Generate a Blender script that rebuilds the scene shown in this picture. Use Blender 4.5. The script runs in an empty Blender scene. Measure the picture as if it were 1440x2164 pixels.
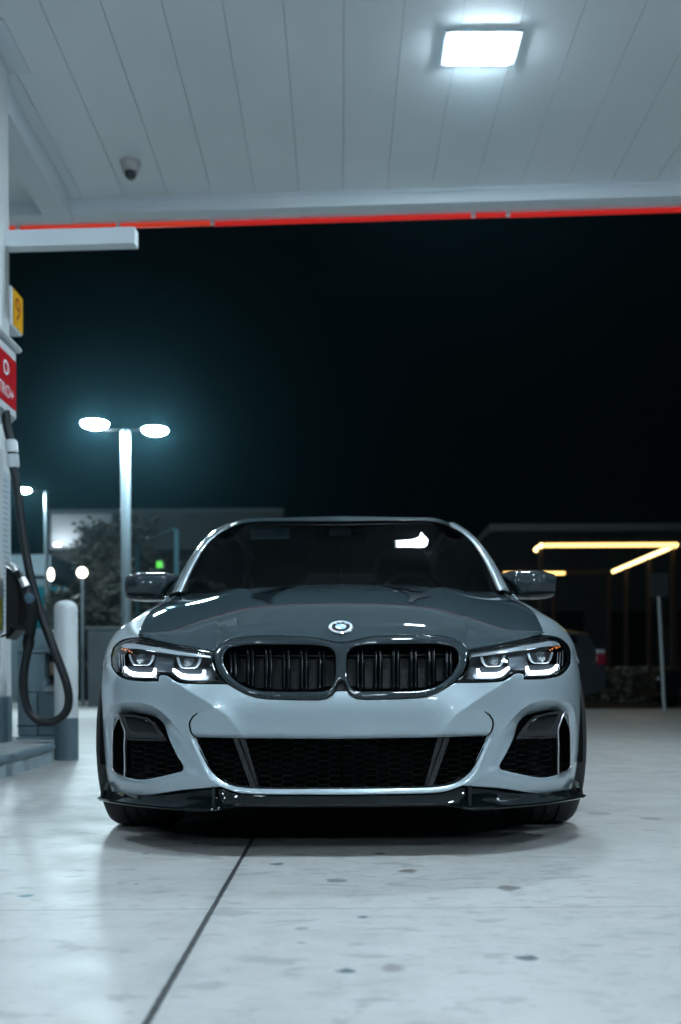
import bpy, math, random
import numpy as np
from mathutils import Vector, Matrix
from mathutils.geometry import delaunay_2d_cdt

random.seed(7)
C = bpy.context.scene
COL = C.collection
FPX = 2087.0          # focal length in photo pixels (photo is 1440 x 2164)
HC = 0.52             # camera height
YH = 1450.0           # horizon row
CX = 720.0
ROLL = math.radians(0.3)
D0 = 2.97             # distance from the camera to the car's nose

# ------------------------------------------------------------------ camera
cam_d = bpy.data.cameras.new('camera')
cam = bpy.data.objects.new('camera', cam_d); COL.objects.link(cam)
cam.location = (0, 0, HC)
cam.rotation_euler = (math.pi/2, ROLL, 0)
cam_d.sensor_fit = 'VERTICAL'; cam_d.sensor_height = 36; cam_d.sensor_width = 24
cam_d.lens = FPX/2164*36
cam_d.shift_y = (YH-1082)/2164
cam_d.clip_start = 0.05; cam_d.clip_end = 600
cam_d.dof.use_dof = True; cam_d.dof.focus_distance = 3.15; cam_d.dof.aperture_fstop = 2.4
C.camera = cam

# ------------------------------------------------------------------ world, exposure
w = bpy.data.worlds.new('World'); C.world = w; w.use_nodes = True
bg = w.node_tree.nodes['Background']
bg.inputs[0].default_value = (0.10, 0.30, 0.36, 1); bg.inputs[1].default_value = 0.0035
C.view_settings.view_transform = 'Standard'; C.view_settings.look = 'None'
C.view_settings.exposure = 0.13; C.view_settings.gamma = 1.0
C.cycles.use_denoising = True
C.cycles.max_bounces = 8; C.cycles.transparent_max_bounces = 16
C.cycles.sample_clamp_indirect = 8.0; C.cycles.sample_clamp_direct = 0
C.cycles.caustics_reflective = False; C.cycles.caustics_refractive = False
C.cycles.volume_bounces = 0

# ------------------------------------------------------------------ materials
MATS = {}
def mat(name, col=(.5, .5, .5), rough=.5, metal=0, coat=0, coat_rough=.03, emit=None, estr=0, spec=.5, ior=1.45):
    m = bpy.data.materials.new(name); m.use_nodes = True
    b = m.node_tree.nodes['Principled BSDF']
    b.inputs['Base Color'].default_value = (*col, 1)
    b.inputs['Roughness'].default_value = rough
    b.inputs['Metallic'].default_value = metal
    b.inputs['IOR'].default_value = ior
    b.inputs['Specular IOR Level'].default_value = spec
    b.inputs['Coat Weight'].default_value = coat
    b.inputs['Coat Roughness'].default_value = coat_rough
    if emit:
        b.inputs['Emission Color'].default_value = (*emit, 1)
        b.inputs['Emission Strength'].default_value = estr
    MATS[name] = m
    return m
def N(m, typ, **kw):
    n = m.node_tree.nodes.new(typ)
    for k, v in kw.items(): setattr(n, k, v)
    return n
def L(m, a, b): m.node_tree.links.new(a, b)
def coords(m, scale=(1, 1, 1)):
    tc = N(m, 'ShaderNodeTexCoord'); mp = N(m, 'ShaderNodeMapping')
    mp.inputs['Scale'].default_value = scale
    L(m, tc.outputs['Object'], mp.inputs['Vector'])
    return mp.outputs['Vector']
def noise(m, vec, scale, detail=4, rough=.55):
    n = N(m, 'ShaderNodeTexNoise'); n.inputs['Scale'].default_value = scale
    n.inputs['Detail'].default_value = detail; n.inputs['Roughness'].default_value = rough
    L(m, vec, n.inputs['Vector']); return n.outputs['Fac']
def ramp(m, fac, stops):
    r = N(m, 'ShaderNodeValToRGB'); e = r.color_ramp.elements
    while len(e) < len(stops): e.new(.5)
    for el, (p, c) in zip(e, stops):
        el.position = p; el.color = (c, c, c, 1) if not isinstance(c, tuple) else (*c, 1)
    L(m, fac, r.inputs[0]); return r.outputs[0]
def mixc(m, fac, a, b, mode='MIX'):
    n = N(m, 'ShaderNodeMix', data_type='RGBA', blend_type=mode)
    if isinstance(fac, (int, float)): n.inputs[0].default_value = fac
    else: L(m, fac, n.inputs[0])
    for s, v in ((n.inputs[6], a), (n.inputs[7], b)):
        if isinstance(v, tuple): s.default_value = (*v, 1)
        else: L(m, v, s)
    return n.outputs[2]
def math_(m, op, a, b=None, c=None, clamp=False):
    n = N(m, 'ShaderNodeMath', operation=op, use_clamp=clamp)
    for i, v in enumerate((a, b, c)):
        if v is None: continue
        if isinstance(v, (int, float)): n.inputs[i].default_value = v
        else: L(m, v, n.inputs[i])
    return n.outputs[0]
def bump(m, h, strength, dist):
    b = N(m, 'ShaderNodeBump'); b.inputs['Strength'].default_value = strength
    b.inputs['Distance'].default_value = dist
    L(m, h, b.inputs['Height']); L(m, b.outputs[0], m.node_tree.nodes['Principled BSDF'].inputs['Normal'])
def P(m): return m.node_tree.nodes['Principled BSDF']
def varied(name, col, rough, scale=3, amt=.15, bmp=0, bscale=80, **kw):
    """a material with soft tone variation and optional fine grain"""
    m = mat(name, col, rough, **kw)
    v = coords(m)
    f = noise(m, v, scale, 5)
    lo = tuple(c*(1-amt) for c in col); hi = tuple(min(1, c*(1+amt)) for c in col)
    L(m, mixc(m, ramp(m, f, [(.3, 0.), (.7, 1.)]), lo, hi), P(m).inputs['Base Color'])
    if bmp:
        bump(m, noise(m, v, bscale, 3), bmp, .004)
    return m

paint = mat('pale grey car paint', (.38, .45, .50), .33, metal=.35, coat=1.0, coat_rough=.02, spec=.5)
fv = coords(paint)
L(paint, mixc(paint, noise(paint, fv, 2600, 1), (.32, .385, .425), (.365, .435, .475)), P(paint).inputs['Base Color'])
gloss_black = mat('gloss black plastic', (.003, .005, .006), .06, spec=.55)
slat_m = mat('gloss black slats', (.002, .003, .004), .12, spec=.22)
satin_black = mat('satin black plastic', (.006, .007, .008), .42, spec=.2)
mesh_black = mat('dark mesh plastic', (.022, .021, .021), .36, spec=.35)
grey_plastic = mat('dark grey plastic', (.018, .020, .022), .38)
void_black = mat('matt black lining', (.004, .004, .004), .9, spec=.1)
chrome = mat('chrome', (.82, .84, .86), .08, metal=1)
satin_metal = mat('satin metal trim', (.52, .50, .51), .28, metal=1)
rubber = varied('tyre rubber', (.012, .012, .013), .62, 9, .3)
seal = mat('black rubber seal', (.008, .009, .01), .45)
rim_m = mat('dark alloy', (.05, .052, .055), .3, metal=1)
housing_m = mat('lamp housing', (.07, .085, .10), .3, metal=.4)
housing_d = mat('lamp housing dark', (.045, .056, .065), .25, metal=.3)
drl_m = mat('daytime light', (.9, .95, 1), .3, emit=(.82, .93, 1), estr=14)
amber = mat('amber reflector', (.9, .28, .07), .18, coat=1, emit=(1, .3, .08), estr=.5)  # faint glow added in place of light thrown back by the reflector
clearpl = mat('clear light guide', (.72, .79, .84), .15, metal=.15, coat=1)
interior_m = mat('dark cabin trim', (.005, .0055, .006), .8, spec=.15)
seat_m = mat('grey seat fabric', (.016, .017, .018), .8, spec=.15)

def glass_mat(name, tint, gloss_rough=.0, ior=1.5, gain=1.0):
    m = bpy.data.materials.new(name); m.use_nodes = True
    nt = m.node_tree; nt.nodes.remove(nt.nodes['Principled BSDF'])
    out = nt.nodes['Material Output']
    tr = N(m, 'ShaderNodeBsdfTransparent'); tr.inputs[0].default_value = (*tint, 1)
    gl = N(m, 'ShaderNodeBsdfGlossy'); gl.inputs['Roughness'].default_value = gloss_rough
    gl.inputs[0].default_value = (.95, .98, 1, 1)
    fr = N(m, 'ShaderNodeFresnel'); fr.inputs[0].default_value = ior
    f = math_(m, 'MULTIPLY', fr.outputs[0], gain, clamp=True)
    mx = N(m, 'ShaderNodeMixShader'); L(m, f, mx.inputs[0]); L(m, tr.outputs[0], mx.inputs[1]); L(m, gl.outputs[0], mx.inputs[2])
    L(m, mx.outputs[0], out.inputs['Surface'])
    return m
lens_m = glass_mat('clear lamp lens', (.96, .98, 1))
shield_m = glass_mat('tinted windshield glass', (.12, .145, .155), .0, gain=.15)
side_m = glass_mat('dark side glass', (.03, .035, .04), .0, gain=.35)
glass_ball = mat('projector glass', (.10,.13,.15), .04, coat=1)

def carbon(name, period=.010, lo=(.010, .017, .021), hi=(.052, .076, .088), metal=.0, coat=.85, cr=.025):
    m = mat(name, (.05, .06, .065), .36, metal=metal, coat=coat, coat_rough=cr)
    P(m).inputs['Specular IOR Level'].default_value = .0
    sc = 2*math.pi/20/period*2
    tc = N(m, 'ShaderNodeTexCoord')
    outs = []
    for sx in (1, -1):
        mp = N(m, 'ShaderNodeMapping'); mp.inputs['Scale'].default_value = (sx, 1, 1)
        L(m, tc.outputs['Object'], mp.inputs['Vector'])
        wv = N(m, 'ShaderNodeTexWave', wave_type='BANDS', bands_direction='DIAGONAL', wave_profile='SIN')
        wv.inputs['Scale'].default_value = sc
        L(m, mp.outputs[0], wv.inputs['Vector']); outs.append(wv.outputs['Fac'])
    # twill: one diagonal dominates, the other breaks it up
    f = math_(m, 'ADD', math_(m, 'MULTIPLY', outs[0], .7), math_(m, 'MULTIPLY', outs[1], .3))
    big = noise(m, tc.outputs['Object'], 2.2, 3)
    col = mixc(m, f, lo, hi)
    L(m, col, P(m).inputs['Base Color'])
    L(m, math_(m, 'MULTIPLY_ADD', f, .14, .34), P(m).inputs['Roughness'])
    return m
carbon_m = carbon('carbon fibre weave')
refl_m = mat('hood reflection gloss black', (.004, .010, .013), .18, spec=.3)  # black put in for the dark sky mirrored by the hood
roof_m = mat('gloss black roof', (.018, .034, .041), .35, spec=.2)
carbon_d = carbon('dark carbon fibre weave', .010, (.006, .009, .011), (.034, .048, .056), .2, .8, .03)

# ------------------------------------------------------------------ scene-graph helpers
def tag(o, label=None, cat=None, group=None, kind=None):
    if label: o['label'] = label
    if cat: o['category'] = cat
    if group: o['group'] = group
    if kind: o['kind'] = kind
    return o
def empty(name, loc=(0, 0, 0), rz=0):
    o = bpy.data.objects.new(name, None); COL.objects.link(o)
    o.location = loc; o.rotation_euler = (0, 0, rz); o.empty_display_size = .1
    return o
def mk(name, verts, faces, m, parent=None, smooth=True, normals=None, loc=None):
    me = bpy.data.meshes.new(name)
    me.from_pydata([tuple(map(float, v)) for v in verts], [], [tuple(map(int, f)) for f in faces])
    mats = m if isinstance(m, (list, tuple)) else [m]
    for q in mats: me.materials.append(q)
    me.polygons.foreach_set('use_smooth', [smooth]*len(me.polygons))
    me.update()
    if normals is not None:
        me.normals_split_custom_set_from_vertices([tuple(map(float, n)) for n in normals])
    o = bpy.data.objects.new(name, me); COL.objects.link(o)
    if parent: o.parent = parent
    if loc: o.location = loc
    return o
def sharp(o, ang=35):
    me = o.data
    me.polygons.foreach_set('use_smooth', [True]*len(me.polygons))
    me.set_sharp_from_angle(angle=math.radians(ang))
    return o

class MB:
    """collects shapes into one mesh"""
    def __init__(s): s.v = []; s.f = []; s.mi = []
    def add(s, v, f, mi=0):
        b = len(s.v); s.v += [tuple(p) for p in v]; s.f += [tuple(i+b for i in q) for q in f]; s.mi += [mi]*len(f)
        return s
    def box(s, x0, x1, y0, y1, z0, z1, mi=0, bev=0):
        if bev > 0:
            b = bev
            # chamfered box: inset corners, 24 verts
            import itertools
            vs = []; idx = {}
            for ix, iy, iz in itertools.product((0, 1), repeat=3):
                X = (x0, x1)[ix]; Y = (y0, y1)[iy]; Z = (z0, z1)[iz]
                sx = 1 if ix == 0 else -1; sy = 1 if iy == 0 else -1; sz = 1 if iz == 0 else -1
                idx[(ix, iy, iz, 'x')] = len(vs); vs.append((X, Y+sy*b, Z+sz*b))
                idx[(ix, iy, iz, 'y')] = len(vs); vs.append((X+sx*b, Y, Z+sz*b))
                idx[(ix, iy, iz, 'z')] = len(vs); vs.append((X+sx*b, Y+sy*b, Z))
            F = []
            g = lambda *k: idx[k]
            for i in (0, 1):
                q = [g(i, 0, 0, 'x'), g(i, 1, 0, 'x'), g(i, 1, 1, 'x'), g(i, 0, 1, 'x')]; F.append(q if i else q[::-1])
                q = [g(0, i, 0, 'y'), g(0, i, 1, 'y'), g(1, i, 1, 'y'), g(1, i, 0, 'y')]; F.append(q if i else q[::-1])
                q = [g(0, 0, i, 'z'), g(1, 0, i, 'z'), g(1, 1, i, 'z'), g(0, 1, i, 'z')]; F.append(q if i else q[::-1])
            for i, j in itertools.product((0, 1), repeat=2):
                q = [g(0, i, j, 'y'), g(1, i, j, 'y'), g(1, i, j, 'z'), g(0, i, j, 'z')]; F.append(q if (i ^ j) else q[::-1])
                q = [g(i, 0, j, 'x'), g(i, 1, j, 'x'), g(i, 1, j, 'z'), g(i, 0, j, 'z')]; F.append(q[::-1] if (i ^ j) else q)
                q = [g(i, j, 0, 'x'), g(i, j, 1, 'x'), g(i, j, 1, 'y'), g(i, j, 0, 'y')]; F.append(q if (i ^ j) else q[::-1])
            for ix, iy, iz in itertools.product((0, 1), repeat=3):
                q = [g(ix, iy, iz, 'x'), g(ix, iy, iz, 'y'), g(ix, iy, iz, 'z')]
                F.append(q if (ix+iy+iz) % 2 else q[::-1])
            return s.add(vs, F, mi)
        v = [(x0,y0,z0),(x1,y0,z0),(x1,y1,z0),(x0,y1,z0),(x0,y0,z1),(x1,y0,z1),(x1,y1,z1),(x0,y1,z1)]
        return s.add(v, [(0,3,2,1),(4,5,6,7),(0,1,5,4),(1,2,6,5),(2,3,7,6),(3,0,4,7)], mi)
    def tube(s, path, r, n=10, cap=True, mi=0, closed=False):
        path = [Vector(p) for p in path]; rs = r if isinstance(r, (list, tuple)) else [r]*len(path)
        k = len(path); T = []
        for i in range(k):
            if closed: t = path[(i+1) % k]-path[i-1]
            else: t = path[min(i+1, k-1)]-path[max(i-1, 0)]
            T.append(t.normalized() if t.length > 1e-9 else Vector((0, 0, 1)))
        up = Vector((0, 0, 1)) if abs(T[0].z) < .9 else Vector((1, 0, 0))
        u = T[0].cross(up).normalized(); vs = []
        for i in range(k):
            u = (u-T[i]*u.dot(T[i])).normalized(); w_ = T[i].cross(u)
            for j in range(n):
                a = 2*math.pi*j/n
                vs.append(tuple(path[i]+rs[i]*(math.cos(a)*u+math.sin(a)*w_)))
        F = []
        for i in range(k if closed else k-1):
            i2 = (i+1) % k
            for j in range(n):
                F.append((i*n+j, i*n+(j+1) % n, i2*n+(j+1) % n, i2*n+j))
        if cap and not closed:
            F.append(tuple(range(n))[::-1]); F.append(tuple((k-1)*n+j for j in range(n)))
        return s.add(vs, F, mi)
    def lathe(s, prof, n=32, axis='z', c=(0, 0, 0), mi=0):
        vs = []; k = len(prof)
        for (r, h) in prof:
            for j in range(n):
                a = 2*math.pi*j/n; x = r*math.cos(a); y = r*math.sin(a)
                p = (x, y, h) if axis == 'z' else ((h, x, y) if axis == 'x' else (y, h, x))
                vs.append((p[0]+c[0], p[1]+c[1], p[2]+c[2]))
        F = [(i*n+j, i*n+(j+1) % n, (i+1)*n+(j+1) % n, (i+1)*n+j) for i in range(k-1) for j in range(n)]
        return s.add(vs, F, mi)
    def poly(s, pts, off, mi=0):
        """prism: polygon of 3-D points extruded by vector off"""
        n = len(pts); off = Vector(off)
        vs = [tuple(p) for p in pts]+[tuple(Vector(p)+off) for p in pts]
        F = [tuple(range(n)), tuple(range(2*n-1, n-1, -1))]+[(i, n+i, n+(i+1) % n, (i+1) % n) for i in range(n)]
        return s.add(vs, F, mi)
    def build(s, name, m, parent=None, smooth=False, ang=35, loc=None):
        o = mk(name, s.v, s.f, m, parent, smooth, loc=loc)
        if any(s.mi): o.data.polygons.foreach_set('material_index', s.mi)
        if smooth: sharp(o, ang)
        return o

def spline(t, Pn, tt):
    """natural cubic spline through Pn at knots t, evaluated at tt"""
    t = np.asarray(t, float); Pn = np.asarray(Pn, float); tt = np.asarray(tt, float); n = len(t)
    sh = Pn.shape[1:]; Q = Pn.reshape(n, -1)
    if n == 2:
        a = ((tt-t[0])/(t[1]-t[0]))[:, None]; return (Q[0]*(1-a)+Q[1]*a).reshape((len(tt),)+sh)
    h = np.diff(t); A = np.zeros((n, n)); B = np.zeros((n, Q.shape[1])); A[0, 0] = A[-1, -1] = 1
    for i in range(1, n-1):
        A[i, i-1] = h[i-1]; A[i, i] = 2*(h[i-1]+h[i]); A[i, i+1] = h[i]
        B[i] = 6*((Q[i+1]-Q[i])/h[i]-(Q[i]-Q[i-1])/h[i-1])
    M = np.linalg.solve(A, B)
    k = np.clip(np.searchsorted(t, tt, 'right')-1, 0, n-2)
    a = (t[k+1]-tt)[:, None]; b = (tt-t[k])[:, None]; hk = h[k][:, None]
    r = M[k]*a**3/(6*hk)+M[k+1]*b**3/(6*hk)+(Q[k]/hk-M[k]*hk/6)*a+(Q[k+1]/hk-M[k+1]*hk/6)*b
    return r.reshape((len(tt),)+sh)
def curve(pts, n=60):
    pts = np.asarray(pts, float)
    d = np.r_[0, np.cumsum(np.maximum(np.linalg.norm(np.diff(pts, axis=0), axis=1), 1e-6))]
    return spline(d, pts, np.linspace(0, d[-1], n))
def grid_faces(nr, nc, flip=False):
    F = []
    for i in range(nr-1):
        for j in range(nc-1):
            q = (i*nc+j, i*nc+j+1, (i+1)*nc+j+1, (i+1)*nc+j)
            F.append(q[::-1] if flip else q)
    return F
def loft(rows, nr, nc, rt=None, ct=None):
    R = np.asarray(rows, float)
    rt = np.arange(R.shape[0]) if rt is None else np.asarray(rt, float)
    ct = np.arange(R.shape[1]) if ct is None else np.asarray(ct, float)
    A = spline(rt, R, np.linspace(rt[0], rt[-1], nr))
    B = spline(ct, A.transpose(1, 0, 2), np.linspace(ct[0], ct[-1], nc)).transpose(1, 0, 2)
    return B                                  # nr x nc x 3
def add_grid(mb, G, flip=False, mi=0, mirror=False):
    nr, nc = G.shape[:2]
    mb.add(G.reshape(-1, 3), grid_faces(nr, nc, flip), mi)
    if mirror:
        H = G.copy(); H[..., 0] *= -1
        mb.add(H.reshape(-1, 3), grid_faces(nr, nc, not flip), mi)
def solid(o, th, off=-1):
    md = o.modifiers.new('thickness', 'SOLIDIFY'); md.thickness = th; md.offset = off
    return o

# pixel of the photo -> ray slopes (roll undone); at(px,py,d) -> world point at distance d
def slope(px, py):
    a = px-CX; b = YH-py; c, s = math.cos(ROLL), math.sin(ROLL)
    return (a*c+b*s)/FPX, (-a*s+b*c)/FPX
def at(px, py, d):
    u, v = slope(px, py); return Vector((u*d, d, HC+v*d))
def ground_d(px, py, z=0):
    u, v = slope(px, py); return (z-HC)/v

# ================================================================== THE CAR
car = empty('sports_sedan', (0.002, D0, 0))
tag(car, 'low pale grey sports sedan with carbon hood parked facing the camera', 'car')

# ---- front surface: superellipse plan curve whose half-width and set-back vary with height
NS, LS = 2.5, .80
_zz = np.linspace(0, 1.1, 221)
def _tab(k, sig=4):
    k = np.array(k, float); v = np.interp(_zz, k[:, 0], k[:, 1])
    g = np.exp(-.5*(np.arange(-16, 17)/sig)**2); g /= g.sum()
    return np.convolve(np.pad(v, 16, 'edge'), g, 'valid')
_y0 = _tab([(0, .10), (.12, .035), (.17, .012), (.25, 0), (.45, 0), (.50, .007), (.55, .024), (.60, .047), (.65, .074), (.70, .102), (.75, .155), (.85, .3), (1.1, .8)])
# silhouette of the photo: half-width slope (x/d) per height, turned into the half-width w(z)
_sil = _tab([(0, .226), (.12, .230), (.17, .2345), (.22, .2385), (.30, .2415), (.42, .2428), (.52, .2425), (.58, .241), (.63, .2375), (.67, .233), (.71, .2255), (.76, .214), (.85, .19), (1.1, .13)])
_th = np.linspace(0, math.pi/2, 400)
_sx = np.sin(_th)**(2/NS); _sy = LS*(1-np.cos(_th)**(2/NS))
_wt = np.array([s/np.max((_sx*(_sy < (.46 if z < .6 else .75)))/(_sy+y0+D0)) for s, z, y0 in zip(_sil, _zz, _y0)])
def wz(z): return np.interp(z, _zz, _wt)
def y0z(z): return np.interp(z, _zz, _y0)
_arc = np.r_[0, np.cumsum(np.hypot(np.diff(_sx*.9), np.diff(_sy)))]
SMAX = _arc[-1]
def base(s, z):
    """front surface point for arc parameter s and height z"""
    s = np.asarray(s, float); z = np.asarray(z, float)
    sx = np.interp(s, _arc, _sx); sy = np.interp(s, _arc, _sy)
    ex = np.maximum(s-SMAX, 0)
    return wz(z)*sx, y0z(z)+sy+ex
def s_of_y(y, z): return float(np.interp(y-y0z(z), _sy, _arc))
_sg = np.linspace(0, SMAX*.999, 1500)
def sz(px, py, off=0.0):
    """photo pixel -> (s, z) on the front surface pushed back by off; also returns the local point"""
    u, v = slope(px, py); u = abs(u-.0006)
    z = np.full_like(_sg, HC)
    for _ in range(6):
        x, y = base(_sg, z); z = HC+v*(y+off+D0)
    g = x-u*(y+off+D0)
    k = np.argmax(g > 0)
    if g[k] <= 0 or k == 0:
        k = int(np.argmax(g)) if k == 0 and g[0] <= 0 else 0
        return _sg[k], z[k]
    a = -g[k-1]/(g[k]-g[k-1]); 
    return _sg[k-1]*(1-a)+_sg[k]*a, z[k-1]*(1-a)+z[k]*a
def SZ(pts, off=0.0): return np.array([sz(a, b, off) for a, b in pts])
def onF(px, py, off=0.0, side=-1):
    s, z = sz(px, py, off); x, y = base(s, z)
    return Vector((side*float(x), float(y)+off, float(z)))

def resamp(P_, step, closed=True):
    P_ = np.asarray(P_, float); out = []
    n = len(P_)
    for i in range(n if closed else n-1):
        a, b = P_[i], P_[(i+1) % n]; k = max(1, int(math.ceil(np.linalg.norm(b-a)/step)))
        for j in range(k): out.append(a+(b-a)*j/k)
    if not closed: out.append(P_[-1])
    return np.array(out)
def seg_dist(pts, poly, closed=True):
    A = poly if closed else poly[:-1]; B = np.roll(poly, -1, 0) if closed else poly[1:]
    best = np.full(len(pts), 1e9)
    for i in range(0, len(A), 64):
        a = A[i:i+64][None]; b = B[i:i+64][None]; p = pts[:, None]
        ab = b-a; t = np.clip(((p-a)*ab).sum(-1)/np.maximum((ab**2).sum(-1), 1e-12), 0, 1)
        best = np.minimum(best, np.linalg.norm(p-(a+ab*t[..., None]), axis=-1).min(1))
    return best
def inside(pts, poly):
    x, y = pts[:, 0], pts[:, 1]; r = np.zeros(len(pts), bool); q = np.roll(poly, -1, 0)
    for (x1, y1), (x2, y2) in zip(poly, q):
        if y1 == y2: continue
        c = ((y1 > y) != (y2 > y)) & (x < (x2-x1)*(y-y1)/(y2-y1)+x1)
        r ^= c
    return r
def sstep(x): x = np.clip(x, 0, 1); return x*x*(3-2*x)

# ---- outlines traced on the left half of the photo (mirrored for the right half)
HL = [(295.8,1348.5),(325,1354.5),(356,1361),(404.7,1369.6),(453.3,1378.3),(450.5,1392),(449,1403),(454,1417),(463,1431),(480,1444.6),
      (447,1444.8),(414,1444.4),(395,1443.6),(381,1441.5),(371.7,1436.7),(363,1431),(356,1427),(349,1425.2),(341,1425),(336,1427),(334,1438.8),(307.5,1439),(290,1438.2),(278,1436.7),(266,1434.4),
      (259,1431.8),(250,1426.5),(243.3,1419),(238.5,1411.5),(236.2,1404),(235.4,1394),(237,1383),(240,1373.5),(245.3,1364.7),(251.5,1359),(259,1354.5),(268,1351.3),(280,1349.4)]
KO = [(451.5,1380),(455,1374),(462,1366),(472,1359),(486,1353),(502,1348.8),(518,1346.4),(545,1345.4),(573,1345),(606,1345.3),(640,1346.7),(658,1348.3),(673,1350.7),(688,1354.2),(702,1357.4),(711,1358.6),(721,1359),
      (721,1439),(717,1440),(713,1445),(710,1453),(708,1461),(702,1469),(697,1473.2),(691,1475.8),(682,1477.8),(673,1478.6),(645,1478.6),(618,1478),(596,1477.6),(573,1476.7),(556,1475.3),(540,1472.8),(529,1469.8),(518,1465.5),(506,1459.6),(495.5,1453),(484,1445),(473,1435.5),(465.5,1425),(459,1411),(454.5,1396)]
KI = [(473,1384),(477.5,1375.5),(484,1370),(491,1367.6),(500,1365.6),(514,1363.2),(529,1362),(562,1361.6),(595.6,1361.8),(630,1362),(662,1363),(677,1364.3),(691,1366.9),(698.5,1370),(704.4,1375.6),(708,1382),(709.8,1390),(710,1405),(710,1420),(709,1430),(706.8,1440),(702.5,1451),(698,1456.2),(691,1460),(682,1461.8),(673,1462.2),(645,1462.2),(618,1462.2),(596,1462.2),(573,1462),(553,1460.6),(535.6,1457.4),(524,1453.8),(513,1448.6),(502,1441.6),(491,1432.6),(484,1424),(478,1413),(473.6,1404),(472,1394)]
MAIN = [(409,1558.6),(450,1559.6),(520,1560.8),(600,1561.4),(660,1561.8),(721,1562),(721,1666.5),(640,1666.8),(565,1666.6),(535,1665.8),(509,1663.6),(495,1661.4),(482.5,1657.6),(470,1652),(460,1645),(448,1634),(437.5,1619),(430,1604),(422.5,1589),(415,1573)]
CORN = [(246,1507.6),(254,1506.4),(262,1506.6),(280,1509),(296,1512),(310,1516),(320,1521.5),(328.7,1529),(335,1537),(340,1545),(349,1559),(358.7,1574),(366,1588),(373.7,1602.5),(380.5,1612),(385,1619.5),(386,1625),(383.5,1629.4),(378,1631.5),
        (358,1636.5),(340,1640.5),(315,1645.6),(300,1647.8),(286,1648),(275,1646),(262,1642.5),(248,1638.5),(240,1634.5),(235.5,1627),(233,1612),(232,1590),(232,1568.7),(233,1545),(235,1524),(238.5,1514)]
LOW = [(452,1661),(415,1664.6),(386,1669.5),(358.7,1673.9),(330,1678.6),(302.5,1681.4),(284,1682),(265,1681.2),(250,1678.8),(240,1675.6),(233,1668),(228,1657)]
PAINT_TOP = [(721,1461.4),(710,1461.6),(702.5,1470.6),(691,1477.4),(673,1480.3),(618,1479.8),(573,1478.4),(556,1477),(540,1474.6),(518,1467.2),(495,1454.6),(481.5,1446.4),(447,1446.5),(414,1446.2),(395,1445.3),(380.5,1443.2),(371,1438.4),(362.5,1432.7),(355.5,1428.8),(349,1427),(342,1426.9),(337.6,1428.6),(335.4,1440.5),(307.5,1440.8),(290,1440),(277.5,1438.5),(265.5,1436.2),(258,1433.4),(248.8,1428),(241.7,1420.2),(236.8,1412.2),(234.4,1404),(233.6,1394),(234.4,1386)]
kHL, kKO, kKI, kMAIN, kCORN = SZ(HL), SZ(KO), SZ(KI), SZ(MAIN), SZ(CORN)
kKO[16:18, 0] = 0; kMAIN[5:7, 0] = 0
top = SZ(PAINT_TOP); top[0, 0] = 0
# where the bumper ends: shut line running back from the lamp, then the wheel arch
AY, AZ, AR = .80, .325, .368
zc = top[-1, 1]
side = [(s_of_y(.50, zc-.006), zc-.006), (s_of_y(.585, zc-.012), zc-.012)]
for a in np.linspace(128, 205, 22):
    y = AY+AR*math.cos(math.radians(a)); z = AZ+AR*math.sin(math.radians(a))
    if z < zc-.02 and z > .20: side.append((s_of_y(y, z), z))
low = SZ(LOW[::-1]); low = low[low[:, 1] < side[-1][1]-.004]
cen = SZ([(467.5,1662.3),(480,1668),(495,1673),(509,1676),(535,1678.2),(565,1679),(640,1679.2),(721,1679.4)]); cen[-1, 0] = 0
bumper_poly = np.vstack([top, np.array(side), low, cen])
CREASE = SZ([(369,1437),(395,1456),(420,1471),(450,1490),(480,1512),(500,1535),(514,1556)])
PANEL = SZ([(449,1500),(434,1503.5),(419,1507.5),(408,1515),(401.5,1525),(400.5,1535),(403.5,1547),(409,1558.6)])
BLADE = SZ([(388,1628),(410,1636),(435,1648),(462,1661)])
BROW = SZ([(228,1560),(229,1530),(232,1508),(240,1493),(254,1486),(275,1484),(302,1485),(325,1492),(345,1505),(362,1522)])

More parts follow.
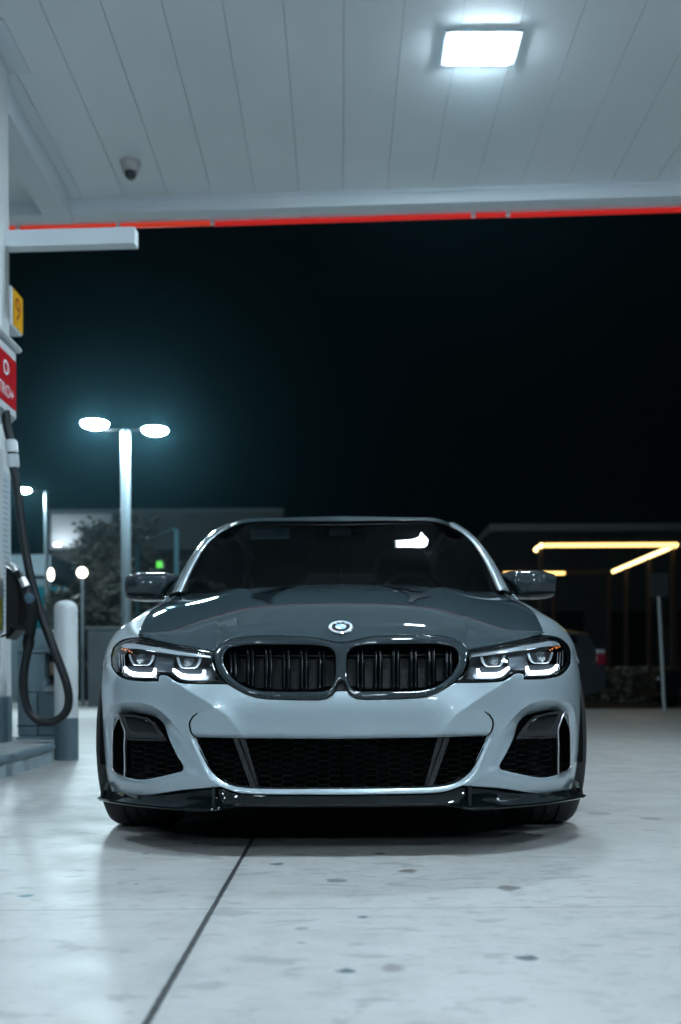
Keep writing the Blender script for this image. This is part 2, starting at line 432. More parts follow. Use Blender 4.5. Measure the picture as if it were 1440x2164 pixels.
QPOLY = np.vstack([BROW, SZ([(378,1545),(391,1575),(402,1605),(406,1628),(392,1640),(350,1648),(300,1657),(262,1651),(237,1643),(227,1620)])])
PTOP = SZ([(408,1513.5),(419,1506),(434,1502.5),(452,1499.5)])
BROWC = QPOLY[:len(BROW)+3]
def disp(p):
    """inward offset of the bumper skin (m) at (s,z): recesses, frame rounding, creases"""
    d = np.zeros(len(p))
    ins = inside(p, kCORN); dc = np.where(ins, 0, seg_dist(p, kCORN))
    # sculpted brow: skin folds at the crease line and dives to the intake
    dq = seg_dist(p, QPOLY); inq = inside(p, QPOLY)
    wgt = .12+.88*sstep((p[:, 1]-.33)/.09)
    outer_side = sstep((.93-p[:, 0])/.10)*.75+.25
    dd_ = dq/np.maximum(dc+dq, 1e-6)
    d += np.where(inq, .034*wgt*outer_side*(dd_**.9), 0)
    d += -.0060*np.exp(-np.sqrt(dq**2+.0025**2)/.018)*sstep((p[:, 1]-.36)/.05)
    d += .004*np.exp(-(dc/.007))
    dm = np.where(inside(p, kMAIN), 0, seg_dist(p, kMAIN))
    # hollow between the two intakes
    hol = np.minimum(dc, .2)+np.minimum(dm, .2)
    d += .010*np.exp(-((dc-dm)/.05)**2)*np.exp(-(hol/.11)**2)*sstep((.46-p[:, 1])/.04)*sstep((p[:, 1]-.235)/.04)
    lowm = sstep((.47-p[:, 1])/.03)
    d += lowm*(.012*np.exp(-(dm/.008)**1.5))+.0015*np.exp(-(dm/.003))
    # groove outside the lower frame, flows into the corner
    dcr = seg_dist(p, CREASE, False); d += -.0095*np.exp(-np.sqrt(dcr**2+.003**2)/.032)
    dbl = seg_dist(p, BLADE, False); d += -.006*np.exp(-np.sqrt(dbl**2+.005**2)/.016)
    dpt = seg_dist(p, PTOP, False); d += -.0035*np.exp(-np.sqrt(dpt**2+.0015**2)/.010)
    return d
PPOLY = np.vstack([PANEL[::1], np.array([[0, PANEL[-1, 1]], [0, PANEL[0, 1]]])])

def piece(name, outer, m, parent, holes=(), step=.006, edge=.004, off=0.0, dfun=None, depth=.012, rnd=.0022, mirror=True, cen_open=True, only=None, rim=True, ydir=False, lines=()):
    """a skin panel on the front surface: outline (s,z), holes, rounded edges and returned rims"""
    outer = resamp(outer, edge); holes = [resamp(h, edge) for h in holes]
    loops = [outer]+holes
    def sd(p):
        d = seg_dist(p[:, :2], outer)
        ins = inside(p, outer)
        if cen_open:                      # the centre line is not an edge
            A = outer; B = np.roll(outer, -1, 0); keep = ~((A[:, 0] < 1e-6) & (B[:, 0] < 1e-6))
            d = np.full(len(p), 1e9); a = A[keep]; b = B[keep]
            for i in range(0, len(a), 64):
                aa = a[i:i+64][None]; bb = b[i:i+64][None]; q = p[:, None]; ab = bb-aa
                t = np.clip(((q-aa)*ab).sum(-1)/np.maximum((ab**2).sum(-1), 1e-12), 0, 1)
                d = np.minimum(d, np.linalg.norm(q-(aa+ab*t[..., None]), axis=-1).min(1))
            ins = inside(np.c_[np.abs(p[:, 0])+1e-7, p[:, 1]], outer)
        d = np.where(ins, d, -d)
        for h in holes:
            dh = seg_dist(p, h); dh = np.where(inside(p, h), -dh, dh); d = np.minimum(d, dh)
        return d
    def pos(p):
        q = np.c_[np.abs(p[:, 0]), p[:, 1]]
        x, y = base(q[:, 0], q[:, 1]); x = x*np.where(p[:, 0] < 0, -1, 1)
        dd = np.zeros(len(p)) if dfun is None else dfun(q)
        if rnd > 0:
            e = np.clip(sd(q)/rnd, -.3, 1); dd = dd+rnd*.8*(1-np.sqrt(np.clip(1-(1-e)**2, 0, 1)))
        # push along the base normal (mostly -y, turning sideways round the corner)
        e_ = 1e-3; xa, ya = base(q[:, 0]+e_, q[:, 1]); xb, yb = base(np.maximum(q[:, 0]-e_, 0), q[:, 1])
        tx, ty = xa-xb, ya-yb; nn = np.hypot(tx, ty); nx, ny = ty/nn, -tx/nn
        nx = nx*np.where(p[:, 0] < 0, -1, 1)
        if ydir: return np.c_[x, y+dd+off, q[:, 1]]
        return np.c_[x-nx*(dd+off), y-ny*(dd+off), q[:, 1]]
    pts = [outer]+holes
    nb = [len(l) for l in loops]
    lo = outer.min(0); hi = outer.max(0)
    gx, gz = np.meshgrid(np.arange(lo[0]+step*.37, hi[0], step), np.arange(lo[1]+step*.41, hi[1], step))
    g = np.c_[gx.ravel(), gz.ravel()]; g[:, 0] += (np.arange(len(g)) % 2)*0
    extra = []
    if rnd > 0:
        for l in loops:
            t = np.roll(l, -1, 0)-np.roll(l, 1, 0); t /= np.maximum(np.linalg.norm(t, axis=1), 1e-9)[:, None]
            nrm = np.c_[-t[:, 1], t[:, 0]]
            for sgn in (1, -1):
                for k in (.45, 1.15):
                    extra.append(l+sgn*nrm*rnd*k)
        extra = np.vstack(extra); d = sd(extra); extra = extra[d > rnd*.3]
        g = g[sd(g) > rnd*1.8]
        if cen_open: extra = extra[extra[:, 0] > 1e-4]
        g = np.vstack([g, extra])
    else:
        g = g[sd(g) > edge*.45]
    if cen_open: g = g[g[:, 0] > 1e-4]
    lns = []
    for l in lines:
        l = resamp(l, edge, False)
        for k in (0, .0022, -.0022):
            t = np.gradient(l, axis=0); t /= np.linalg.norm(t, axis=1)[:, None]; q = l+np.c_[-t[:, 1], t[:, 0]]*k
            run = []; okq = sd(q) > .003
            for p_, o_ in zip(q, okq):
                if o_: run.append(p_)
                elif len(run) > 2: lns.append(np.array(run)); run = []
                else: run = []
            if len(run) > 2: lns.append(np.array(run))
        g = g[seg_dist(g, l, False) > .0042]
    allp = np.vstack(loops+lns+[g]); edges = []; b = 0
    for n in nb:
        edges += [(b+i, b+(i+1) % n) for i in range(n)]; b += n
    for l in lns:
        edges += [(b+i, b+i+1) for i in range(len(l)-1)]; b += len(l)
    vo, _, fo, *_ = delaunay_2d_cdt([Vector(p) for p in allp], edges, [], 0, 1e-6)
    V = np.array([tuple(v) for v in vo]); cc = np.array([V[list(f)].mean(0) for f in fo])
    ok = inside(cc, outer)
    for h in holes: ok &= ~inside(cc, h)
    F = [tuple(f) for f, k in zip(fo, ok) if k]
    # orientation: want outward (-y) for the +x half
    P0 = pos(V); e_ = 8e-4
    ds = (pos(V+[e_, 0])-pos(V-[e_, 0])); dz = (pos(V+[0, e_])-pos(V-[0, e_]))
    nr = np.cross(ds, dz); nr /= np.maximum(np.linalg.norm(nr, axis=1), 1e-12)[:, None]
    f0 = F[len(F)//2]; fn = np.cross(P0[f0[1]]-P0[f0[0]], P0[f0[2]]-P0[f0[0]])
    if fn@nr[f0[0]] < 0: F = [f[::-1] for f in F]
    verts = [P0]; norms = [nr]; faces = list(F); nv = len(P0)
    if rim and depth > 0:
        em = {}
        for f in F:
            for i in range(len(f)): em[(f[i], f[(i+1) % len(f)])] = 1
        be = [(a, b_) for (a, b_) in em if (b_, a) not in em and not (cen_open and V[a, 0] < 1e-5 and V[b_, 0] < 1e-5)]
        rv = []; rn = []
        for a, b_ in be:
            inn = np.array([0, 1, 0])*depth
            t = P0[b_]-P0[a]; o = np.cross(inn, t); o /= max(np.linalg.norm(o), 1e-9)
            k = nv+len(rv); rv += [P0[a], P0[b_], P0[b_]+inn, P0[a]+inn]; rn += [-o]*4
            faces.append((k, k+3, k+2, k+1))
        if rv: verts.append(np.array(rv)); norms.append(np.array(rn))
    Vt = np.vstack(verts); Nt = np.vstack(norms)
    outs = []
    sides = {None: (1, -1), 1: (1,), -1: (-1,)}[only]
    VV, FF, NN = [], [], []
    for sgn in sides:
        b = len(VV) and sum(len(x) for x in VV)
        v2 = Vt.copy(); n2 = Nt.copy(); v2[:, 0] *= sgn; n2[:, 0] *= sgn
        FF += [tuple(i+b for i in (f if sgn > 0 else f[::-1])) for f in faces]
        VV.append(v2); NN.append(n2)
    return mk(name, np.vstack(VV), FF, m, parent, True, np.vstack(NN))

bumper = piece('front_bumper', bumper_poly, paint, car, [kMAIN, kCORN], dfun=disp, depth=.022, lines=[BROWC, CREASE, BLADE, PTOP])

# ---- kidney grille: carbon frame, dark well, twin chrome-tipped slats
kKOo = np.vstack([kKO[17:], kKO[:17]])       # open line from the lower centre round to the upper centre
def kframe(p):
    a = seg_dist(p, kKI); b = seg_dist(p, kKOo, False)
    t = a/np.maximum(a+b, 1e-6)
    return .006-.013*np.sqrt(np.clip(1-(1.5*t-.75)**2, 0, 1))
frame = piece('grille_frame', kKO, carbon_d, car, [kKI], step=.0045, edge=.0035, rnd=.0015, depth=.05, dfun=kframe)
def backplate(name, pts, off, m, parent, grow=0, res=14):
    """a filled plate following the front surface, set back by off"""
    mb = MB()
    for sd_ in (-1, 1):
        v = [onF(a, b, off, sd_) for a, b in pts]; n = len(v)
        c = sum(v, Vector())/n
        mb.add([c]+v, [((0, i+1, (i+1) % n+1) if sd_ > 0 else (0, (i+1) % n+1, i+1)) for i in range(n)])
    return mb.build(name, m, parent)
backplate('grille_well', [(451,1380),(475,1362),(518,1352),(640,1352),(702,1362),(721,1366),(721,1460),(702,1466),(673,1474),(573,1474),(518,1462),(473,1432)], .075, void_black, frame)
# flaps behind the slats, faintly lighter
def slat(pxc, top_, bot_, wid, off, side):
    """vertical glossy slat with a rolled-back head"""
    mb = MB(); prof = []
    K = 26
    for i in range(K+1):
        t = i/K; py = top_+(bot_-top_)*t
        o = off
        if t < .16: o = off+.030*(1-t/.16)**2
        if t > .9: o = off+.012*((t-.9)/.1)**2
        prof.append((py, o))
    rows = []
    for py, o in prof:
        l = onF(pxc-wid/2, py, o, side); r = onF(pxc+wid/2, py, o, side); c = (l+r)/2
        hw = (r-l).length/2; ring = []
        for k in range(9):
            a = math.pi*k/8
            ring.append((c.x+hw*math.cos(a), c.y-hw*1.1*math.sin(a), c.z))
        ring.append((c.x-hw, c.y+.018, c.z)); ring.append((c.x+hw, c.y+.018, c.z))
        rows.append(ring)
    G = np.array(rows); G = np.concatenate([G, G[:, :1]], 1)
    mb.add(G.reshape(-1, 3), grid_faces(G.shape[0], G.shape[1], True))
    return mb
import bisect
def kin_y(px, up):
    ys = []
    for (x1, y1), (x2, y2) in zip(KI, KI[1:]+KI[:1]):
        if (x1-px)*(x2-px) <= 0 and x1 != x2: ys.append(y1+(y2-y1)*(px-x1)/(x2-x1))
    return min(ys) if up else max(ys)
for sd_ in (-1, 1):
    for pxc in (493, 530, 568, 605.5, 643, 681):
        mb = MB()
        for o in (-4.6, 4.6):
            px = pxc+o; t_, b_ = kin_y(px, True)-2, kin_y(px, False)+2
            q = slat(px, t_, b_, 6.2, .022, sd_); mb.add(q.v, q.f)
        sl = mb.build('slat', slat_m, frame, True, 50)
# active shutter panels seen between the slats
mb = MB()
for sd_ in (-1, 1):
    for pxc in (511, 549, 587, 624, 662, 698):
        t_, b_ = 1392, min(kin_y(min(pxc, 706), False)-6, 1456)
        a = [onF(pxc-9, t_, .058, sd_), onF(pxc+9, t_, .058, sd_), onF(pxc+9, b_, .058, sd_), onF(pxc-9, b_, .058, sd_)]
        mb.poly(a, (0, .008, 0))
mb.build('shutter', satin_black, frame)
mb = MB()
for sd_ in (-1, 1):
    path = [onF(px, 1386, .040, sd_) for px in np.linspace(480, 706, 16)]
    mb.tube(path, .0022, 8)
mb.build('cross_bar', gloss_black, frame, True)
# dark notch under the bridge between the kidneys
mb = MB(); q = [Vector((sx*x, .028, z)) for sx, x, z in ((-1, .014, .487), (1, .014, .487), (1, .009, .532), (-1, .009, .532))]
mb.poly([onF(707, 1463, .012, -1), onF(707, 1463, .012, 1), onF(715, 1436, .012, 1), onF(715, 1436, .012, -1)], (0, .01, 0)).build('bridge_cover', satin_black, frame)

# ---- lower intakes
def clip_hex(name, polypx, off, cw, ch, wall, parent, m, both=True):
    """honeycomb grille (stretched cells) clipped to a photo outline"""
    poly = np.array(polypx, float); mb = MB()
    x0, y0_ = poly.min(0); x1, y1_ = poly.max(0)
    segs = set()
    nx = int((x1-x0)/cw)+3; ny = int((y1_-y0_)/ch)+3
    for i in range(-1, nx):
        for j in range(-1, ny):
            cx = x0+i*cw; cy = y0_+j*ch+(ch/2 if i % 2 else 0)
            a = cw*.36; b = cw*.64
            p = [(cx-a, cy-ch/2), (cx+a, cy-ch/2), (cx+b, cy), (cx+a, cy+ch/2), (cx-a, cy+ch/2), (cx-b, cy)]
            for k in range(6):
                e = (tuple(np.round(p[k], 1)), tuple(np.round(p[(k+1) % 6], 1)))
                segs.add(tuple(sorted(e)))
    segs = list(segs); mid = np.array([[(a[0]+b[0])/2, (a[1]+b[1])/2] for a, b in segs])
    A = np.array([a for a, b in segs]); B = np.array([b for a, b in segs])
    ok = inside(mid, poly)
    for (a, b), k in zip(segs, ok):
        if not k: continue
        for sd_ in ((-1, 1) if both else (-1,)):
            P1, P2 = onF(*a, off, sd_), onF(*b, off, sd_)
            t = (P2-P1).normalized(); n = Vector((-t.z, 0, t.x))*wall
            f = Vector((0, -.004, 0)); r = Vector((0, .014, 0))
            v = [P1+n+r, P1+f, P1-n+r, P2+n+r, P2+f, P2-n+r]
            mb.add(v, [(0, 1, 4, 3), (1, 2, 5, 4)])
    return mb.build(name, m, parent)
M_IN = [(409,1558),(560,1560),(721,1562),(721,1668),(540,1668),(500,1664),(472,1655),(452,1640),(432,1610)]
clip_hex('intake_mesh', M_IN, .035, 25, 12.6, .0013, bumper, mesh_black)
backplate('intake_well', [(400,1550),(560,1552),(721,1552),(721,1676),(540,1676),(480,1664),(445,1640),(420,1600)], .10, void_black, bumper)
# slanted struts
for sd_ in (-1, 1):
    mb = MB()
    mb.poly([onF(492,1560,.012,sd_), onF(503,1560,.012,sd_), onF(541,1664,.012,sd_), onF(530,1664,.012,sd_)], (0, .02, 0))
    mb.poly([onF(507,1560,.022,sd_), onF(518,1560,.022,sd_), onF(548,1664,.022,sd_), onF(541.5,1664,.022,sd_)], (0, .02, 0))
    mb.build('intake_strut', grey_plastic, bumper)
# gloss lining round the main intake
def lining(name, pts, off, r, m, parent):
    mb = MB()
    for sd_ in (-1, 1): mb.tube([onF(a, b, off, sd_) for a, b in pts], r, 8)
    return mb.build(name, m, parent, True)
lining('intake_lining', curve([(411,1560),(418,1577),(425,1591),(433,1607),(440.5,1620),(451,1634.5),(463,1645),(473,1651.5),(484,1656),(497,1660),(510,1662),(535,1664),(565,1665),(640,1665.4),(721,1665.4)], 60), .014, .0035, gloss_black, bumper)

# corner intakes: slot with metal frame, upper panel with lens, honeycomb
for sd_ in (-1, 1):
    mb = MB()
    mb.poly([onF(a, b, .085, sd_) for a, b in ((226,1500),(300,1500),(345,1530),(392,1622),(384,1636),(300,1656),(240,1645),(226,1600))], (0, .004, 0))
    well = mb.build('corner_intake', void_black, bumper)
    def cp(nm, pts, off, m, r=.002): return piece(nm, SZ(pts, off), m, well, off=off, ydir=True, depth=.02, cen_open=False, only=sd_, rnd=r, step=.007, edge=.004)
    cp('corner_panel', [(250.5,1508.5),(262,1507.5),(281,1510),(310,1517.5),(327,1528.5),(338,1543),(351,1561.5),(310,1560.5),(268,1559),(263,1544)], .020, grey_plastic)
    cp('corner_lens', [(263,1514),(284,1515.5),(307,1521.5),(319,1529),(327,1542),(331,1551),(300,1550),(284,1549),(276,1545),(270.5,1534)], .0165, gloss_black)
    cp('panel_lip', [(268,1560.5),(351,1562.5),(352,1565.5),(268,1564)], .018, grey_plastic, .0008)
    mb = MB()
    fr_ = [(249,1510),(253,1517),(258,1531),(262.5,1543),(263.2,1570),(263.6,1600),(264,1641)]
    mb.tube([onF(a, b, .006, sd_) for a, b in curve(fr_, 30)], .0028, 8)
    mb.build('slot_frame', satin_metal, well, True)
    mb = MB()
    fr2 = [(249.5,1510.5),(243,1513.5),(240,1524),(238,1550),(237.2,1585),(237.6,1615),(240.5,1630),(246,1634.5),(255,1638),(263,1640.5)]
    mb.tube([onF(a, b, .010, sd_) for a, b in curve(fr2, 50)], .0042, 8)
    mb.build('slot_frame', satin_metal, well, True)
    mb = MB()
    cp('slot_wall', [(264.5,1545),(268.6,1556),(269,1647),(264.8,1644)], .022, satin_black, .0008)
def corner_mesh(sd_, parent):
    poly = [(268,1563),(352,1565),(364,1587),(372,1602),(384,1621),(383,1629),(340,1640),(300,1647),(270,1646)]
    o = clip_hex('corner_mesh', poly, .03, 24, 12.4, .0013, parent, mesh_black, both=False)
    if sd_ > 0:
        for v in o.data.vertices: v.co.x *= -1
        o.data.flip_normals()
    return o
wells = [o for o in bumper.children if o.name.startswith('corner_intake')]
for sd_, w_ in zip((-1, 1), wells): corner_mesh(sd_, w_)

# shut line of the number-plate panel: raised black strip for the gap's shade
for sd_ in (1, -1):
    piece('panel_gap_strip', np.vstack([SZ([(419.5,1506.3),(408,1513.8),(400.6,1524.5),(399.6,1535),(402.6,1547.5),(408,1559.5)]), SZ([(411,1559.5),(405.6,1547),(402.8,1535),(403.8,1525.5),(410.5,1515.5),(420.5,1507.6)])]), void_black, bumper,
        dfun=lambda p: disp(p)-.0012, depth=.004, rnd=0, step=.004, edge=.003, cen_open=False, only=sd_)
# parking sensors on the bumper
for sd_ in (-1, 1):
    c = onF(531.5, 1509, -.0005, sd_)
    MB().lathe([(.0095, .004), (.0095, -.0002), (.008, -.0006), (0, -.0007)], 24, 'y', c).build('parking_sensor', paint, bumper, True)
# ---- black lower section and splitter
def band(rows, ns=90, s0=0.0, s1=None):
    """rows: list of functions s -> (outset, z); lofted along the plan curve"""
    S = np.linspace(s0, s1, ns); G = []
    for fn in rows:
        r = []
        for s in S:
            o, z = fn(s); x, y = base(s, z)
            xa, ya = base(s+1e-3, z); xb, yb = base(max(s-1e-3, 0), z)
            nx, ny = (ya-yb), -(xa-xb); nn = math.hypot(nx, ny)
            r.append((float(x+nx/nn*o), float(y+ny/nn*o), z))
        G.append(r)
    return np.array(G)
lowk = np.vstack([cen[::-1], SZ([(452,1661),(415,1664.6),(358.7,1673.9),(302.5,1681.4),(265,1681.2),(240,1675.6),(228,1657)])])
lowk = lowk[np.argsort(lowk[:, 0])]
send = s_of_y(.425, .15)
def zlow(s): return float(np.interp(s, lowk[:, 0], lowk[:, 1]))
sA, sB = sz(505, 1692)[0], sz(462, 1706)[0]
def wing(s): return float(sstep((s-sA)/(sB-sA)))
def bz(s): return .163-.012*wing(s)-.010*float(sstep((s-.75)/.35))
rows = [lambda s: (-.030, zlow(s)+.02), lambda s: (-.012, zlow(s)+.001), lambda s: (-.004+.012*wing(s), bz(s)+.022),
        lambda s: (.004+.026*wing(s), bz(s)+.008), lambda s: (.012+.044*wing(s), bz(s)+.001), lambda s: (.014+.046*wing(s), bz(s)-.004),
        lambda s: (.010+.044*wing(s), bz(s)-.009), lambda s: (-.05, bz(s)-.009), lambda s: (-.30, bz(s)-.006)]
G = band(rows, 140, 0, send)
mb = MB(); add_grid(mb, G, flip=True, mirror=True)
splitter = mb.build('front_splitter', gloss_black, car, True, 28)
# upright winglets at the inner ends of the splitter blades and end plates
for sd_ in (-1, 1):
    mb = MB()
    p = [onF(448,1662,-.004,sd_), onF(455,1664,-.004,sd_), onF(455,1706,-.052,sd_), onF(448,1706,-.052,sd_)]
    mb.poly(p, (0, .05, 0)).build('winglet', gloss_black, splitter)
    e0 = G[5, -1]
    mb = MB(); X = abs(float(e0[0]))
    mb.poly([Vector((sd_*(X-.022), .385, .135)), Vector((sd_*(X-.014), .385, .135)), Vector((sd_*(X-.018), .40, .19)), Vector((sd_*(X-.028), .40, .19))], (0, .05, 0)).build('end_plate', gloss_black, splitter)

# ---- hood: carbon skin running from the lamp/grille line to the cowl
front_px = [(721,1355.8),(711,1355.4),(702,1354.2),(688,1351),(673,1347.8),(658,1345.4),(640,1343.8),(606,1342.4),(573,1342),(545,1342.3),(518,1343.6),(500,1346),(484,1350.4),(468,1358),(459,1365.5),(453.3,1374.5),
            (430,1370.5),(404.7,1365.8),(380,1361.6),(356,1357.4),(325,1351),(297.5,1345.3)]
fp = np.array([tuple(onF(a, b, 0.0, 1)) for a, b in front_px]); fp[0, 0] = 0
fp[:, 1] -= .002
SIDE = [(fp[-1, 0], fp[-1, 1], fp[-1, 2]), (.705, .60, .757), (.733, .80, .799), (.758, 1.05, .843), (.764, 1.30, .888), (.748, 1.55, .938)]
REAR = [(0, 1.15, .945), (.12, 1.155, .944), (.25, 1.185, .943), (.40, 1.25, .940), (.54, 1.335, .928), (.66, 1.44, .932), (.748, 1.55, .938)]
na, nb_ = 150, 130
A_ = np.linspace(0, 1, na)
fl = np.r_[0, np.cumsum(np.hypot(*np.diff(fp[:, :2], axis=0).T))]; fl /= fl[-1]
# front curve parametrised by x (monotone) so columns stay straight
xf = np.interp(A_, np.linspace(0, 1, 50), np.linspace(0, fp[-1, 0], 50))
yf = np.interp(xf, fp[:, 0], fp[:, 1]); zf = np.interp(xf, fp[:, 0], fp[:, 2])
rr = np.array(REAR); xr = A_*rr[-1, 0]
yr = spline(rr[:, 0], rr[:, 1:2], xr)[:, 0]; zr = spline(rr[:, 0], rr[:, 2:3], xr)[:, 0]
sdv = np.array(SIDE); sy_t = (sdv[:, 1]-sdv[0, 1])/(sdv[-1, 1]-sdv[0, 1])
T_ = np.linspace(0, 1, nb_)**1.45
side_x = spline(sy_t, sdv[:, 0:1], T_)[:, 0]; side_z = spline(sy_t, sdv[:, 2:3], T_)[:, 0]
# crease lines in plan, found on the finished skin by x and y
_g = np.exp(-.5*((xf[:, None]-xf[None])/.085)**2)+np.exp(-.5*((xf[:, None]+xf[None])/.085)**2); zfs = (_g*zf[None]).sum(1)/_g.sum(1); yfs = (_g*yf[None]).sum(1)/_g.sum(1)
def hood_z(T, i):
    y = yf[i]+(yr[i]-yf[i])*T; t = y-yf[i]; TT = yr[i]-yf[i]
    f = spline([0, .025, .08, .28, .50, .72, 1], [[0], [.075], [.19], [.50], [.725], [.86], [1]], T)[:, 0]
    t = T*(yr[i]-yf[i])
    return zfs[i]+(zr[i]-zfs[i])*f+(zf[i]-zfs[i])*np.exp(-t/.055)
Hd = np.zeros((nb_, na, 3))
for i in range(na):
    Hd[:, i, 1] = yfs[i]+(yr[i]-yfs[i])*T_+(yf[i]-yfs[i])*np.exp(-T_*(yr[i]-yfs[i])/.05)*(1-T_)
    Hd[:, i, 2] = hood_z(T_, i)
# the side edge follows its own measured line; blend the difference in towards the edge
edge_model = Hd[:, -1, 2].copy()
blend = np.clip((A_-.45)/.55, 0, 1)**2.2
Hd[:, :, 2] += (side_z-edge_model)[:, None]*blend[None]
Hd[:, :, 0] = A_[None]*side_x[:, None]*1.0
Hd[0, :, 0] = xf
# longitudinal x of the front rows should start on the traced front curve
CR1 = curve([(.215, .36), (.27, .50), (.34, .68), (.45, 1.00), (.545, 1.35)], 50)      # outer ridge
CR2 = curve([(.262, .36), (.255, .50), (.235, .68), (.205, .90), (.175, 1.18)], 50)                   # dome edge
flat = Hd[:, :, :2].reshape(-1, 2)
def sdist(pts, line):
    d = seg_dist(pts, line, False)
    # sign by x against the line at the same y
    xl = np.interp(pts[:, 1], line[:, 1], line[:, 0]); return np.where(pts[:, 0] > xl, d, -d)
d1 = sdist(flat, CR1); d2 = sdist(flat, CR2); yy = flat[:, 1]; xx = flat[:, 0]
g1 = sstep((yy-.38)/.45); g2 = sstep((yy-.55)/.45)
z_add = g1*.011*np.exp(-(np.abs(d1)/.08)**1.3)*(d1 > 0)+g1*.011*(d1 <= 0)*np.exp(-(np.abs(d1)/.05)**1.5)
z_add += -.021*sstep((yy-.40)/.40)*sstep(-d1/.040)*sstep(d2/.032)
# rolled shoulder at the outer edge
ex = side_x[:, None]*np.ones(na)[None]-Hd[:, :, 0]
z_add = z_add.reshape(nb_, na)*(1-.85*sstep((T_-.62)/.38))[:, None]
z_add *= (1-np.exp(-(T_*1.18/.10)))[:, None]
z_add *= np.clip((ex/.05), 0, 1)
z_add[-1] *= 1
Hd[:, :, 2] += z_add
Hd[:, :, 2] -= (.010*np.exp(-(ex/.022)))*(T_[:, None]**.3)
mb = MB(); 
full = np.concatenate([Hd[:, ::-1]*np.array([-1, 1, 1]), Hd[:, 1:]], 1)
add_grid(mb, full)
hood = mb.build('hood', carbon_m, car, True, 60); solid(hood, .012)
for p in hood.data.polygons: p.use_smooth = True
def hood_pt(x, y):
    """height on the hood skin"""
    j = int(np.argmin(np.abs(Hd[nb_//2, :, 0]-abs(x)))); col = Hd[:, j]
    return float(np.interp(y, col[:, 1], col[:, 2]))

# dark glossy patches laid over the two valleys, standing in for night-sky reflections
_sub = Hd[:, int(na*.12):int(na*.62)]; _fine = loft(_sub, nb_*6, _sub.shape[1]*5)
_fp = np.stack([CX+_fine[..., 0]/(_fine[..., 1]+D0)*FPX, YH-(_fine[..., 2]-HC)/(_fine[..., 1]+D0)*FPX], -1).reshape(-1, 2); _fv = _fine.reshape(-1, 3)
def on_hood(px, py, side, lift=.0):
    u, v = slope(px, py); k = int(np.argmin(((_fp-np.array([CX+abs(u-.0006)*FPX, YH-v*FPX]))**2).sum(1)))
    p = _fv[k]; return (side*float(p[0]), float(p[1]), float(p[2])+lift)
REFL_A = curve([(630,1236),(605,1241),(568,1249),(542,1256),(528,1261)], 16)
REFL_B = curve([(630,1236.6),(616,1242),(597.5,1250),(580,1259.5),(575,1268),(578,1276)], 16)
REFL_C = curve([(528,1261.3),(534,1264.5),(550,1267.6),(562.5,1272),(569,1277),(578,1276.4)], 12)
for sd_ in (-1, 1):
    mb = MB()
    edge_ = np.vstack([REFL_A, REFL_C[1:]])                # outer edge, inner edge is REFL_B
    R0 = spline(np.linspace(0, 1, len(edge_)), edge_, np.linspace(0, 1, 24)); R1 = spline(np.linspace(0, 1, 16), REFL_B, np.linspace(0, 1, 24))
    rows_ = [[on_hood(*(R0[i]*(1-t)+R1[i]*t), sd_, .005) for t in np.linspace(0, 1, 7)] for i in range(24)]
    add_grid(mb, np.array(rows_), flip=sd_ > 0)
    mb.build('reflection_patch', refl_m, hood, True, 60)

# roundel on the nose
by = .135; bzv = hood_pt(0, by); slope_b = (hood_pt(0, by+.02)-hood_pt(0, by-.02))/.04
badge = empty('hood_badge', (0, by, bzv+.002)); badge.parent = car
badge.rotation_euler = (math.atan(slope_b)+.05, 0, 0)
white_en = mat('white enamel', (.80, .84, .88), .2, coat=1); blue_en = mat('blue enamel', (.34, .62, .76), .2, coat=1)
black_en = mat('black enamel', (.006, .006, .008), .2, coat=1); red_en = mat('red enamel', (.5, .03, .04), .3); lb_en = mat('light blue enamel', (.12, .4, .65), .3); db_en = mat('dark blue enamel', (.02, .03, .12), .3)
RB = .0405
MB().lathe([(0, 0), (RB, 0), (RB, .003), (RB-.002, .0048), (RB-.0035, .0048), (RB-.0035, .0042), (0, .0042)], 64).build('badge_rim', chrome, badge, True)
MB().lathe([(RB*.91, .0040), (RB*.91, .0046), (RB*.70, .0048), (RB*.70, .0040)], 64).build('outer_ring', white_en, badge, True)
def arc_piece(r0, r1, a0, a1, z, m, name):
    mb = MB(); n = 14; v = []
    for i in range(n+1):
        a = math.radians(a0+(a1-a0)*i/n); v += [(r0*math.cos(a), r0*math.sin(a), z), (r1*math.cos(a), r1*math.sin(a), z)]
    mb.add(v, [(2*i, 2*i+1, 2*i+3, 2*i+2) for i in range(n)]).build(name, m, badge)
arc_piece(RB*.73, RB*.79, 190, 250, .0052, red_en, 'red_arc')
arc_piece(RB*.73, RB*.79, 250, 300, .0052, db_en, 'blue_arc')
arc_piece(RB*.73, RB*.79, 20, 90, .0052, lb_en, 'pale_arc')
MB().lathe([(RB*.70, .0042), (RB*.70, .0050), (RB*.44, .0052), (RB*.44, .0042)], 64).build('letter_ring', black_en, badge, True)
for k, m_ in enumerate((white_en, blue_en, white_en, blue_en)):
    mb = MB(); n = 10; v = [(0, 0, .0054)]+[(RB*.43*math.cos(math.pi/2*(k+i/n)), RB*.43*math.sin(math.pi/2*(k+i/n)), .0052) for i in range(n+1)]
    mb.add(v, [(0, i+1, i+2) for i in range(n)]).build('badge_quarter', m_, badge)
